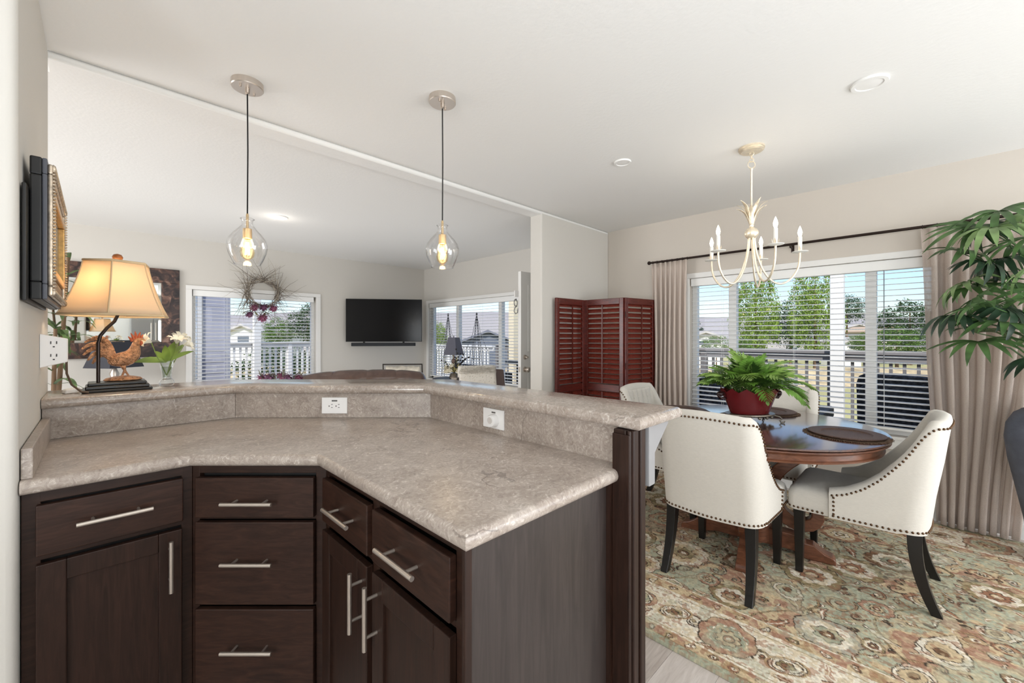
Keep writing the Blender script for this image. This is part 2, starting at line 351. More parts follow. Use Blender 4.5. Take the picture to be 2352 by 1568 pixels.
# ------------------------------------------------------------------ windows
def window(name, axis, c, op, mull, out=1, trimw=0.062):
    """axis: wall normal; c: inner face; op: (a0, a1, z0, z1); mull: positions of the vertical mullions"""
    a0, a1, z0, z1 = op
    def B(mb, n0, p0, z_0, n1, p1, z_1):
        return mb.box(c+n0*out, p0, z_0, c+n1*out, p1, z_1) if axis == 'x' else mb.box(p0, c+n0*out, z_0, p1, c+n1*out, z_1)
    t = MB()
    B(t, -0.016, a0-trimw, z1, 0, a1+trimw, z1+trimw*0.8); B(t, -0.016, a0-trimw, z0-0.095, 0, a1+trimw, z0)
    B(t, -0.016, a0-trimw, z0, 0, a0, z1); B(t, -0.016, a1, z0, 0, a1+trimw, z1)
    w = struct(t.build(name, M_TRIM, bevel=0.004))
    f = MB()
    B(f, 0.07, a0, z0, 0.13, a1, z0+0.045); B(f, 0.07, a0, z1-0.045, 0.13, a1, z1); B(f, 0.07, a0, z0, 0.13, a0+0.045, z1); B(f, 0.07, a1-0.045, z0, 0.13, a1, z1)
    f.build('window_frame', M_TRIM, w, bevel=0.004)
    s = MB(); B(s, -0.02, a0-trimw, z0-0.022, 0.07, a1+trimw, z0-0.001); s.build('window_sill', M_TRIM, w, bevel=0.004)
    edges = [a0+0.045] + [e for m in sorted(mull) for e in (m-0.034, m+0.034)] + [a1-0.045]
    for m in mull:
        q = MB(); B(q, 0.065, m-0.034, z0+0.045, 0.135, m+0.034, z1-0.045); q.build('mullion', M_TRIM, w, bevel=0.004)
    for k in range(0, len(edges), 2):
        q = MB(); B(q, 0.099, edges[k], z0+0.045, 0.103, edges[k+1], z1-0.045); q.build('pane', M_PANE, w)
    return w
w1 = window('window_1', 'x', XW, DW, [1.2925, 0.304])
w2 = window('window_2', 'y', YW, LW, [])
w3 = window('window_3', 'x', XW, SW, [5.51, 4.48])

def blind(label, axis, c, a0, a1, ztop, zbot, pitch, tilt, head=0.075, group=None, depth=0.05, wands=()):
    b = thing('window_blind', label, 'blind', (c, (a0+a1)/2, zbot) if axis == 'x' else ((a0+a1)/2, c, zbot))
    def B(mb, n0, p0, z_0, n1, p1, z_1):
        return mb.box(c+n0, p0, z_0, c+n1, p1, z_1) if axis == 'x' else mb.box(p0, c+n0, z_0, p1, c+n1, z_1)
    q = MB(); B(q, -0.03, a0, ztop-head, 0.03, a1, ztop); q.build('head_rail', M_BLIND, b, bevel=0.004)
    q = MB(); B(q, -0.025, a0+0.005, zbot-0.008, 0.025, a1-0.005, zbot+0.010); q.build('bottom_rail', M_BLIND, b, bevel=0.004)
    z = zbot + pitch * 0.8; me = None
    while z < ztop - head - 0.01:
        if me is None:
            q = MB(); n = 5; hw = depth/2; pr = []
            for i in range(n):
                u = -1 + 2*i/(n-1); d = u*hw*math.cos(tilt); h = u*hw*math.sin(tilt) + 0.003*(1-u*u); pr.append((d, h))
            pr = [(d, h+0.0014) for d, h in pr] + [(d, h-0.0014) for d, h in reversed(pr)]
            R = []
            for p in (a0+0.008, a1-0.008):
                R.append([((c+d, p, z+h) if axis == 'x' else (p, c+d, z+h)) for d, h in pr])
            s0 = q.rings(R).build('slat', M_BLIND, b); me = s0; z0 = z
        else:
            s = me.copy(); COL.objects.link(s); s.location.z += z - z0
        z += pitch
    n = max(2, int((a1-a0)/0.55)); cords = MB()
    for i in range(n):
        p = a0 + (a1-a0)*(i+0.5)/n
        for d in (-depth/2*math.cos(tilt)-0.001, depth/2*math.cos(tilt)+0.001):
            B(cords, d-0.0008, p-0.0008, zbot, d+0.0008, p+0.0008, ztop-head)
    cords.build('ladder_cords', M_BLIND, b)
    for p, zl in wands:
        q = MB(); q.tube([(c-0.034, p, ztop-head), (c-0.036, p, zl)] if axis == 'x' else [(p, c-0.034, ztop-head), (p, c-0.036, zl)], 0.003, 6)
        q.build('tilt_wand', pmat('wand_grey', (130, 133, 138), 0.3), b, smooth=0.8)
    return b
blind('white slatted blind of the wide dining room window', 'x', XW+0.035, DW[0]+0.01, DW[1]-0.01, 1.860, 0.60, 0.0417, 0.10, wands=[(0.225, 0.9)])
blind('white slatted blind of the window behind the twig wreath', 'y', YW+0.035, LW[0]+0.01, LW[1]-0.03, 1.866, 0.56, 0.0462, 0.14, wands=[(0.93, 1.2)])
blind('white slatted blind of the window right of the television', 'x', XW+0.035, SW[0]+0.01, SW[1]-0.01, 1.868, 0.60, 0.0445, 0.12)

# front door standing open, hinged on the right wall
dr = struct(MB().box(3.262, 3.125, 0.01, 4.14, 3.168, 2.0).build('door_1', M_TRIM, bevel=0.004))
for a, b_ in ((0.15, 0.95), (1.12, 1.86)):
    for x0, x1 in ((3.37, 3.66), (3.75, 4.04)): MB().box(x0, 3.119, a, x1, 3.126, b_).build('door_panel', M_TRIM, dr, bevel=0.005)
for z, r in ((0.925, 0.03), (1.06, 0.026)):
    k = MB(Matrix.Translation((3.325, 3.125, z)) @ Matrix.Rotation(PI/2, 4, 'X'))
    k.lathe([(r, 0), (r, 0.008), (0.012, 0.012), (0.012, 0.03)] + ([(r*0.9, 0.04), (r*0.95, 0.055), (r*0.6, 0.068)] if z < 1 else [(0.014, 0.035), (0.012, 0.045)]), 20)
    k.build('door_knob' if z < 1 else 'deadbolt', M_NICKEL, dr, smooth=0.6)
MB().box(3.260, 3.135, 0.90, 3.263, 3.158, 0.955).build('latch_plate', M_NICKEL, dr)
dt = MB(); dt.box(XW-0.016, DO[0]-0.06, 0, XW, DO[0], DO[3]+0.06).box(XW-0.016, DO[1], 0, XW, DO[1]+0.019, DO[3]+0.06).box(XW-0.016, DO[0], DO[3], XW, DO[1], DO[3]+0.06)
struct(dt.build('trim_2', M_TRIM, bevel=0.003))

# ------------------------------------------------------------------ peninsula: counter, bar, cabinets
def offset_poly(poly, ds):
    """move every edge i (poly[i] to poly[i+1]) inwards by ds[i]; poly counter-clockwise"""
    n = len(poly); L = []
    for i in range(n):
        (x0, y0), (x1, y1) = poly[i], poly[(i+1) % n]; dx, dy = x1-x0, y1-y0; l = math.hypot(dx, dy)
        nx, ny = -dy/l, dx/l; L.append((x0+nx*ds[i], y0+ny*ds[i], dx, dy))
    out = []
    for i in range(n):
        x0, y0, ax, ay = L[i-1]; x1, y1, bx, by = L[i]; den = ax*by - ay*bx
        t = ((x1-x0)*by - (y1-y0)*bx)/den; out.append((x0+ax*t, y0+ay*t))
    return out
def slab(name, poly, nose, z0, z1, mat, parent=None, r=None):
    h = z1 - z0; mb = MB(); R = []
    for i in range(9):
        a = -PI/2 + PI*i/8; z = z0 + h/2 + h/2*math.sin(a); o = h*0.42*(1-math.cos(a))
        R.append([(x, y, z) for x, y in offset_poly(poly, [o*k for k in nose])])
    mb.rings(R); return mb.build(name, mat, parent, smooth=0.45)
ZC = 0.91; ZB = 1.0625
def diag(s, x=None, y=None): return (x, s-x) if x is not None else (s-y, y)
WX = -0.144
ct = thing('counter_worktop', 'grey brown stone laminate worktop of the corner peninsula', 'worktop', (0.6, 1.6, ZC-0.037))
cf = 1.871; cb = 2.736
cpoly = [(WX, 1.665), diag(cf, y=1.665), diag(cf, x=0.4947), (0.4947, 0.62), (1.10, 0.62), diag(cb, x=1.10), diag(cb, y=2.281), (WX, 2.281)]
slab('top', cpoly, [1, 1, 1, 1, 0, 0, 0, 0], ZC-0.038, ZC, M_STONE, ct)
def splash(poly, z0, z1, name='backsplash'): return MB().prism(poly, z0, z1).build(name, M_STONE, ct, bevel=0.002)
splash([(WX, 2.2815), diag(cb, y=2.2815), diag(cb+0.03, y=2.302), (WX, 2.302)], ZC, ZB-0.037)
splash([diag(cb, y=2.2812), diag(cb, x=1.1), diag(cb+0.03, x=1.1205), diag(cb+0.03, y=2.302)], ZC, ZB-0.037)
splash([(1.1, 0.612), (1.1205, 0.612), diag(cb+0.03, x=1.1205), diag(cb, x=1.1)], ZC-0.03, ZB-0.037)
MB().box(WX, 1.69, ZC, WX+0.022, 2.281, ZC+0.082).build('side_splash', M_STONE, ct, bevel=0.003)
bt = thing('bar_worktop', 'raised stone laminate bar top running round the peninsula corner', 'worktop', (0.9, 2.1, ZB-0.037))
bi = 2.69; bo = 3.12
bpoly = [(WX, 2.252), diag(bi, y=2.252), diag(bi, x=1.057), (1.057, 0.557), (1.335, 0.557), diag(bo, x=1.335), diag(bo, y=2.602), (WX, 2.602)]
slab('top', bpoly, [1, 1, 1, 1, 1, 1, 1, 0], ZB-0.037, ZB, M_STONEB, bt)
# pony wall under the bar, with its stained end post
pw = struct(MB().prism([(WX, 2.303), diag(cb+0.033, y=2.303), diag(cb+0.033, x=1.122), (1.122, 0.64), (1.165, 0.64), diag(2.9, x=1.165), diag(2.9, y=2.42), (WX, 2.42)], 0, ZB-0.038).build('wall_pony', M_WALL))
ep = thing('end_post', 'dark fluted end trim of the bar wall beside the rug', 'trim', (1.1, 0.6, 0))
MB().box(1.054, 0.600, 0, 1.165, 0.6395, ZB-0.038).build('post', M_CABV, ep, bevel=0.003)
MB().box(1.034, 0.6402, 0, 1.1195, 0.72, ZC-0.042).build('filler', M_CABV, ep)
for x0, x1, y0 in ((1.056, 1.068, 0.588), (1.069, 1.099, 0.583), (1.107, 1.136, 0.581), (1.137, 1.150, 0.588)):
    MB().box(x0, y0, 0, x1, 0.5995, ZB-0.039).build('moulding', M_CABV, ep, bevel=0.005, seg=3)
MB().box(1.048, 0.586, 0, 1.0535, 0.640, ZB-0.05).build('side_strip', M_CABV, ep, bevel=0.002)
cr = MB(Matrix.Translation((0, 0.615, 0)) @ Matrix.Rotation(PI/2, 4, 'X'))
cr.prism([(1.1655, ZB-0.040), (1.1655, 0.84), (1.203, 0.84), (1.203, 0.935), (1.295, ZB-0.050), (1.295, ZB-0.040)], 0, 0.03)
cr.build('bar_bracket', pmat('bracket_paint', (146, 145, 146), 0.4), ep, bevel=0.003)

def face_matrix(o, a, c):
    return Matrix(((a[0], 0, c[0], o[0]), (a[1], 0, c[1], o[1]), (0, 1, 0, 0), (0, 0, 0, 1)))
def pull(M, p, l, vertical, parent):
    """bar pull centred at p (a, b) on a front of thickness 0.02, in face coordinates"""
    mb = MB(M); z = 0.021; o = 0.033; d = (0, 1) if vertical else (1, 0)
    E = lambda t, h: (p[0]+d[0]*t, p[1]+d[1]*t, h)
    mb.tube([E(-l/2, z+o), E(l/2, z+o)], 0.006, 12)
    for t in (-l*0.3, l*0.3): mb.tube([E(t, z-0.002), E(t, z+o)], 0.0042, 10)
    return mb.build('handle', M_NICKEL, parent, smooth=0.7)
def front(M, name, a0, a1, b0, b1, parent, shaker=False):
    mb = MB(M)
    if not shaker:
        return mb.box(a0, b0, 0.0005, a1, b1, 0.0205).build(name, M_CABH, parent, bevel=0.003)
    w = 0.057
    mb.box(a0, b0, 0.0005, a0+w, b1, 0.0205).box(a1-w, b0, 0.0005, a1, b1, 0.0205).box(a0+w, b0, 0.0005, a1-w, b0+w, 0.0205).box(a0+w, b1-w, 0.0005, a1-w, b1, 0.0205)
    d = mb.build(name, M_CABV, parent, bevel=0.0025)
    MB(M).box(a0+w-0.002, b0+w-0.002, 0.003, a1-w+0.002, b1-w+0.002, 0.011).build('panel', M_CABV, d)
    return d
ZK = 0.872
def carcass(M, w, depth, parent, stiles, rails, skew0=0, skew1=0):
    """face frame and box; stiles: (a0, a1), rails: (b0, b1)"""
    mb = MB(M)
    for a0, a1 in stiles: mb.box(a0, 0.10, -0.02, a1, ZK, 0)
    for b0, b1 in rails: mb.box(0, b0, -0.0202, w, b1, -0.0002)
    mb.build('face_frame', M_CAB, parent, bevel=0.0015)
    q = MB(M); q.rings([[(0, z, -0.0203), (w, z, -0.0203), (w-skew1, z, -depth), (skew0, z, -depth)] for z in (0.10, ZK)]); q.build('body', M_BLACK, parent)
    MB(M).box(0.0, 0.0, -0.08, w, 0.10, -0.07).build('toe_kick', M_BLACK, parent)
# left unit: faces the camera side (-y)
c1 = thing('base_cabinet', 'dark brown base cabinet with one drawer over one door against left wall', 'cabinet', (0.03, 1.9, 0))
Mx = face_matrix((WX, 1.70), (1, 0), (0, -1)); wL = 0.22 - WX
carcass(Mx, wL, 0.55, c1, [(0, 0.035), (wL-0.028, wL)], [(0.84, ZK), (0.682, 0.70), (0.10, 0.135)], 0, -0.20)
A = lambda x: x - WX
d = front(Mx, 'drawer', A(-0.117), A(0.194), 0.699, 0.836, c1); pull(Mx, (A(0.039), 0.772), 0.16, False, d)
d = front(Mx, 'door', A(-0.117), A(0.191), 0.12, 0.676, c1, True); pull(Mx, (A(0.161), 0.577), 0.157, True, d)
# middle unit: faces the camera across the corner
c2 = thing('base_cabinet', 'dark brown three drawer base cabinet set across the inner corner', 'cabinet', (0.55, 1.75, 0))
Mx = face_matrix((0.22, 1.70), (1/S2, -1/S2), (-1/S2, -1/S2)); wM = 0.31 * S2
carcass(Mx, wM, 0.42, c2, [(0, 0.024), (wM-0.034, wM)], [(0.842, ZK), (0.692, 0.704), (0.411, 0.421), (0.10, 0.125)], -0.02, -0.02)
A = lambda r: r + 1.0465
for b0, b1, zz in ((0.704, 0.833, 0.761), (0.423, 0.690, 0.570), (0.122, 0.409, 0.292)):
    d = front(Mx, 'drawer', A(-1.024), A(-0.641), b0, b1, c2)
    pull(Mx, (A(-0.8385), zz-0.001), 0.161, False, d)
# right unit: faces left (-x)
c3 = thing('base_cabinet', 'dark brown base cabinet with two drawers over two doors at peninsula end', 'cabinet', (0.8, 1.0, 0))
Mx = face_matrix((0.53, 1.39), (0, -1), (-1, 0)); wR = 1.39 - 0.655
carcass(Mx, wR, 0.50, c3, [(0, 0.022), (0.325, 0.362), (wR-0.04, wR)], [(0.842, ZK), (0.68, 0.695), (0.10, 0.13)], -0.18, 0)
A = lambda y: 1.39 - y
for y0, y1, hp, vp in ((1.372, 1.061, 1.196, 1.090), (1.031, 0.692, 0.864, 1.003)):
    d = front(Mx, 'drawer', A(y0), A(y1), 0.699, 0.836, c3); pull(Mx, (A(hp), 0.770), 0.17, False, d)
    d = front(Mx, 'door', A(y0), A(y1), 0.12, 0.671, c3, True); pull(Mx, (A(vp), 0.575), 0.16, True, d)
MB().box(0.513, 0.645, 0.0, 0.532, 0.6549, ZK).build('end_stile', M_CABV, c3, bevel=0.002)
MB().box(0.5305, 0.6515, 0.0, 1.048, 0.6549, ZK).build('end_panel', M_PANEL, c3)

# outlets on the backsplash
M_SLOT = pmat('slot_dark', (38, 36, 36), 0.5); M_SLOTG = pmat('slot_grey', (88, 86, 84), 0.5)
def outlet(label, M, w, h, kind):
    o = thing('wall_outlet', label, 'outlet', tuple(M @ Vector((0, 0, 0))))
    MB(M).box(-w/2, -h/2, 0.0004, w/2, h/2, 0.007).build('plate', M_WHITE, o, bevel=0.002)
    if kind == 'usb':
        q = MB(M)
        for cx in (-0.011, 0.021):
            q.box(cx-0.0035, 0.004, 0.0066, cx+0.0035, 0.0062, 0.0074); q.box(cx-0.0035, -0.010, 0.0066, cx+0.0035, -0.0078, 0.0074)
            q.box(cx-0.0148, -0.0055, 0.0066, cx-0.011, 0.0005, 0.0074)
        q.build('sockets', M_SLOT, o)
        MB(M).box(-0.012, 0.019, 0.0066, 0.014, 0.0255, 0.0074).build('usb_port', M_SLOTG, o)
    if kind == 'dial':
        MB(M).lathe([(0.026, 0.0066), (0.026, 0.012), (0.024, 0.026), (0.021, 0.030)], 28, (0.008, -0.006, 0)).build('night_light', M_WHITE, o, smooth=0.6)
        MB(M).lathe([(0.013, 0.0298), (0.013, 0.0312)], 20, (0.006, -0.003, 0)).build('lens', pmat('lens_grey', (205, 200, 196), 0.25), o, smooth=0.6)
        MB(M).box(-0.008, 0.022, 0.0066, 0.014, 0.0275, 0.0074).build('usb_port', M_SLOTG, o)
        MB(M).box(-0.031, -0.008, 0.0066, -0.0285, -0.003, 0.0074).build('socket', M_SLOT, o)
    return o
fm = lambda px_r, dd, z: (px_r + dd) / S2
dO = cb / S2; rO = (769.3-1176)/952*dO
Mo = face_matrix(((dO+rO)/S2, (dO-rO)/S2), (1/S2, -1/S2), (-1/S2, -1/S2)); Mo[2][3] = 1.29 - (930.5-772)*dO/952
outlet('white double outlet with usb port on middle backsplash', Mo, 0.118, 0.075, 'usb')
Mo = face_matrix((1.10, 1.198), (0, -1), (-1, 0)); Mo[2][3] = 0.968
outlet('white outlet with round night light on right backsplash', Mo, 0.118, 0.076, 'dial')
# wall tap plugged in beside the lamp, its sockets turned to the room
Mo = Matrix.Translation((WX-0.004+0.024, 2.22, 1.238)) @ Matrix(((1, 0, 0.0, 0), (0, 0, -1, 0), (0, 1, 0, 0), (0, 0, 0, 1)))
o = thing('wall_outlet', 'white plug-in outlet box on left wall end beside the lamp', 'outlet', (WX+0.02, 2.22, 1.238))
q = MB(Mo); q.rings([[(-0.0215, -0.061, 0.0), (0.046, -0.043, -0.03), (0.046, 0.043, -0.03), (-0.0215, 0.061, 0.0)], [(-0.0215, -0.061, -0.05), (0.046, -0.043, -0.06), (0.046, 0.043, -0.06), (-0.0215, 0.061, -0.05)]]); q.build('box', M_WHITE, o, bevel=0.003)
q = MB(Mo)
for b0 in (-0.026, 0.02):
    for a0 in (0.004, 0.018): q.box(a0, b0+0.004, -0.022, a0+0.0022, b0+0.014, -0.0085-a0*0.36)
    q.box(0.0095, b0-0.008, -0.022, 0.0145, b0-0.004, -0.0135)
q.build('sockets', M_SLOT, o)
# ------------------------------------------------------------------ lights on the ceiling
M_BULB = pmat('bulb_glow', (255, 214, 150), 0.4, emit=((255, 222, 160), 6.0))
M_AMBER = glassmat('amber_glass', (255, 243, 214), 1.45, 1.0)
M_CORD = pmat('black_cord', (24, 22, 21), 0.6)
def pendant(label, x, y, zt, zb):
    t = thing('pendant_lamp', label, 'lamp', (x, y, HC), group='glass pendant lamps over the bar')
    c = (x, y, 0)
    cn = MB().lathe([(0.066, HC), (0.067, HC-0.026), (0.064, HC-0.030)], 40, c).build('canopy', M_NICKEL, t, smooth=0.6)
    q = MB().lathe([(0.010, HC-0.030), (0.010, HC-0.05), (0.004, HC-0.055)], 16, c)
    q.build('cord_grip', M_NICKEL, t, smooth=0.6)
    for a in (0.6, 0.6+PI): MB().lathe([(0.005, HC-0.030), (0.005, HC-0.040), (0.002, HC-0.042)], 10, (x+0.04*math.cos(a), y+0.04*math.sin(a), 0)).build('canopy_screw', M_NICKEL, t, smooth=0.6)
    MB().tube([(x, y, HC-0.05), (x+0.002, y, (HC+zt)/2), (x, y, zt+0.012)], 0.0032, 8).build('cord', M_CORD, t, smooth=1)
    MB().lathe([(0.004, zt+0.022), (0.006, zt+0.015), (0.006, zt-0.045), (0.019, zt-0.05), (0.019, zt-0.095), (0.014, zt-0.098)], 20, c).build('socket', pmat('socket_beige', (206, 180, 140), 0.35, 0.6), t, smooth=0.6)
    h = zt - zb
    prof = [(0.026, 1.0), (0.030, 0.985), (0.024, 0.955), (0.0225, 0.90), (0.026, 0.84), (0.040, 0.76), (0.060, 0.66), (0.076, 0.55), (0.083, 0.44), (0.083, 0.36), (0.078, 0.25), (0.068, 0.13), (0.058, 0.03), (0.055, 0.0)]
    out = [(r, zb+u*h) for r, u in prof]; inn = [(r-0.003, zb+u*h) for r, u in reversed(prof)]
    MB().lathe(out+inn+[out[0]], 40, c, cap=False).build('glass_shade', M_GLASS, t, smooth=1.2)
    zc = zt - 0.098
    b = MB().lathe([(0.012, zc), (0.016, zc-0.012), (0.027, zc-0.045), (0.030, zc-0.062), (0.026, zc-0.082), (0.012, zc-0.096), (0.001, zc-0.099)], 24, c).build('bulb', M_AMBER, t, smooth=1.2)
    q = MB()
    for k in range(6):
        a = PI*k/3; q.tube([(x+0.006*math.cos(a), y+0.006*math.sin(a), zc-0.015), (x+0.010*math.cos(a), y+0.010*math.sin(a), zc-0.075)], 0.0016, 6)
    q.build('filament', M_BULB, b)
    lamp('pendant_light', 'POINT', (x, y, zc-0.05), (0, 0, 0), 1.2, (1.0, 0.78, 0.5), 0.03)
    return t
pendant('clear glass pendant lamp hanging nearer the left wall and lamp', 0.50, 2.266, 1.846, 1.629)
pendant('clear glass pendant lamp hanging in front of the television corner', 1.224, 1.718, 1.848, 1.634)
M_LENS = pmat('light_lens', (255, 252, 246), 0.4, emit=((255, 246, 232), 2.2))
M_DISC = pmat('disc_white', (236, 235, 232), 0.5)
def ceil_disc(label, px, py, r, lit):
    d = (HC - 1.29)*952/(772-py); rr = (px-1176)/952*d; x, y = (d+rr)/S2, (d-rr)/S2
    t = thing('ceiling_light', label, 'light', (x, y, HC))
    MB().lathe([(r, HC), (r, HC-0.005), (r*0.95, HC-0.010), (r*0.74, HC-0.0105), (r*0.72, HC-0.006)], 40, (x, y, 0)).build('trim_ring', M_DISC, t, smooth=0.6)
    MB().lathe([(r*0.72, HC-0.0065), (r*0.4, HC-0.009), (0.001, HC-0.010)], 40, (x, y, 0)).build('lens', M_LENS if lit else M_DISC, t, smooth=0.8)
    if lit: lamp('ceiling_light_lamp', 'POINT', (x, y, HC-0.12), (0, 0, 0), 0.7, (1.0, 0.93, 0.84), 0.06)
ceil_disc('small lit round ceiling light beyond the ceiling beam', 640, 498, 0.085, True)
ceil_disc('small white ceiling disc left of the chandelier', 1430, 372, 0.058, False)
ceil_disc('larger white ceiling disc above the right window', 1997, 190, 0.072, False)

# ------------------------------------------------------------------ picture on the left wall
pt = thing('wall_picture', 'thick black-sided picture in ornate silver and gold frame on left wall', 'picture', (WX, 2.18, 1.6))
MB().box(WX+0.001, 1.695, 1.385, WX+0.010, 2.30, 1.70).build('backing_panel', M_BLACK, pt, bevel=0.003)
y0, y1, z0, z1 = 1.75, 2.40, 1.393, 1.792; xf = -0.100
def ring(mb, xa, xb, o, i):
    """rectangular ring between insets o and i, from x = xa to xb"""
    mb.box(xa, y0+o, z0+o, xb, y1-o, z0+i).box(xa, y0+o, z1-i, xb, y1-o, z1-o).box(xa, y0+o, z0+i, xb, y0+i, z1-i).box(xa, y1-i, z0+i, xb, y1-o, z1-i)
    return mb
M_SLATE = pmat('slate_frame', (74, 76, 84), 0.45)
M_SILV = pmat('antique_silver', (190, 176, 158), 0.38, 0.75, noise=(90, 0.45)); M_GOLD = pmat('antique_gold', (205, 164, 104), 0.35, 0.8, noise=(80, 0.25))
ring(MB(), WX+0.011, xf-0.010, 0, 0.05).build('frame_side', M_BLACK, pt, bevel=0.004)
ring(MB(), xf-0.010, xf, 0.001, 0.045).build('frame_step', M_SLATE, pt, bevel=0.003)
ring(MB(), xf, xf+0.010, 0.012, 0.040).build('frame_moulding', M_SILV, pt, bevel=0.004)
ring(MB(), xf-0.004, xf+0.004, 0.046, 0.075).build('inner_frame', M_SLATE, pt, bevel=0.003)
ring(MB(), xf-0.006, xf+0.012, 0.076, 0.098).build('gold_liner', M_GOLD, pt, bevel=0.003)
q = MB()
for s in range(60):
    yy = y0+0.02+(y1-y0-0.04)*s/59
    for zz in (z0+0.022, z1-0.022): q.sphere((xf+0.011, yy, zz), (0.006, 0.004, 0.011), 6, 4)
for s in range(36):
    zz = z0+0.03+(z1-z0-0.06)*s/35
    for yy in (y0+0.022, y1-0.022): q.sphere((xf+0.011, yy, zz), (0.006, 0.011, 0.004), 6, 4)
tag(q.build('carved_leaves', M_SILV, pt, smooth=1.2), kind='stuff')
MB().box(xf-0.008, y0+0.09, z0+0.09, xf-0.003, y1-0.09, z1-0.09).build('picture_panel', pmat('picture_dark', (70, 70, 66), 0.25, noise=(7, 0.6)), pt)

# ------------------------------------------------------------------ table lamp with rooster
lx, ly = 0.06, 2.43
tl = thing('table_lamp', 'table lamp with cream panelled shade, bent dark pole and black base', 'lamp', (lx, ly, ZB))
M_EBON = pmat('ebony_base', (22, 19, 17), 0.28, noise=(25, 0.5))
for name, x0, x1, y0_, y1_, a, b_ in (('base_plinth', -0.045, 0.168, 2.35, 2.505, 0, 0.012), ('base_step', -0.036, 0.158, 2.358, 2.497, 0.012, 0.026), ('base_top', -0.029, 0.15, 2.364, 2.49, 0.026, 0.038)):
    MB().box(x0, y0_, ZB+a, x1, y1_, ZB+b_).build(name, M_EBON, tl, bevel=0.004, seg=3)
q = MB()
for k in range(26): q.box(0.055+k*0.0035, 2.3565, ZB+0.015, 0.0568+k*0.0035, 2.3585, ZB+0.024)
q.build('carved_reeding', pmat('reeding_brown', (70, 60, 50), 0.4), tl)
px0 = 0.002
MB().tube([(px0, 2.405, ZB+0.036), (px0, 2.405, 1.262), (px0+0.006, 2.407, 1.292), (px0+0.026, 2.415, 1.325), (0.05, 2.425, 1.352), (lx, ly, 1.378), (lx, ly, 1.47)], 0.0062, 12).build('pole', pmat('pole_dark', (52, 44, 42), 0.25, 0.8), tl, smooth=1)
MB().tube([(lx, ly, 1.46), (lx, ly, 1.604)], 0.004, 8).build('harp_stem', M_BRONZE, tl, smooth=1)
HEXA = [math.radians(40+60*k) for k in range(6)]
def hexring(r, z, n=6, o=0):
    R = []
    for k in range(6):
        a, b_ = HEXA[k], HEXA[(k+1) % 6]
        for u in range(n):
            t = u/n; x = r*((1-t)*math.cos(a)+t*math.cos(b_)); y = -r*((1-t)*math.sin(a)+t*math.sin(b_)); R.append((lx+x, ly+y, z))
    return R
M_SHADE = bpy.data.materials.new('shade_silk'); M_SHADE.use_nodes = True
nt = M_SHADE.node_tree; N = nt.nodes; L = nt.links; b = N['Principled BSDF']; b.inputs['Base Color'].default_value = lin((232, 220, 198)); b.inputs['Roughness'].default_value = 0.85
tt = N.new('ShaderNodeBsdfTranslucent'); tt.inputs[0].default_value = lin((250, 228, 196)); mx = N.new('ShaderNodeMixShader'); mx.inputs[0].default_value = 0.5
L.new(b.outputs[0], mx.inputs[1]); L.new(tt.outputs[0], mx.inputs[2]); L.new(mx.outputs[0], N['Material Output'].inputs[0])
zs0, zs1 = 1.377, 1.598
prof = []
for i in range(9):
    u = i/8; r = 0.176 + (0.103-0.176)*u; r += 0.006*(1-u)**6 + 0.004*u**8 - 0.004*math.sin(PI*u); prof.append((r, zs0+(zs1-zs0)*u))
sh = MB().rings([hexring(r, z) for r, z in prof], cap=False).build('shade', M_SHADE, tl, smooth=0.35, solid=0.0015)
M_PIPE = pmat('shade_piping', (214, 190, 152), 0.8)
q = MB(); q.tube(hexring(prof[0][0]+0.001, zs0, 1)+[hexring(prof[0][0]+0.001, zs0, 1)[0]], 0.0045, 8); q.tube(hexring(prof[-1][0], zs1, 1)+[hexring(prof[-1][0], zs1, 1)[0]], 0.0055, 8)
for k in range(6): q.tube([hexring(r+0.0008, z, 1)[k] for r, z in prof], 0.0026, 6)
q.build('shade_trim', M_PIPE, tl, smooth=1)
MB().lathe([(0.004, 1.600), (0.010, 1.604), (0.007, 1.610), (0.016, 1.618), (0.018, 1.626), (0.013, 1.636), (0.002, 1.640)], 20, (lx, ly, 0)).build('finial', wood('finial_wood', (110, 62, 30), (176, 112, 60), (1, 1, 6), 20, 0.35), tl, smooth=0.9)
MB().sphere((lx, ly, 1.50), 0.026, 14, 10).build('bulb', pmat('lamp_bulb', (255, 236, 200), 0.5, emit=((255, 220, 170), 8)), tl, smooth=2)
lamp('table_lamp_light', 'POINT', (lx-0.02, ly-0.02, 1.50), (0, 0, 0), 1.5, (1.0, 0.84, 0.64), 0.035)

def loft_pts(spine, n=14):
    """spine: (x, y, z, ry, rz) with elliptical sections across the spine direction"""
    R = []; P = [Vector(s[:3]) for s in spine]
    for i, s in enumerate(spine):
        t = (P[min(i+1, len(P)-1)] - P[max(i-1, 0)]).normalized(); side = Vector((0, 1, 0)); up = t.cross(side).normalized()
        if up.length < 0.1: up = Vector((0, 0, 1))
        R.append([tuple(P[i] + side*s[3]*math.cos(2*PI*k/n) + up*s[4]*math.sin(2*PI*k/n)) for k in range(n)])
    return R
ro = thing('rooster_figurine', 'copper brown carved rooster figurine standing on the black lamp base', 'figurine', (0.075, 2.42, ZB+0.038))
M_ROO = pmat('rooster_copper', (182, 134, 98), 0.36, 0.35, noise=(70, 0.6), bump=(130, 1.0)); M_COMB = pmat('rooster_red', (172, 84, 46), 0.45, 0.15, noise=(60, 0.3))
rb = Matrix.Translation((0.078, 2.425, ZB+0.040)) @ Matrix.Scale(0.95, 4)
MB(rb).lathe([(0.062, 0), (0.066, 0.004), (0.058, 0.012), (0.035, 0.018), (0.012, 0.021)], 26, sy=0.62).build('ground_mound', M_ROO, ro, smooth=1)
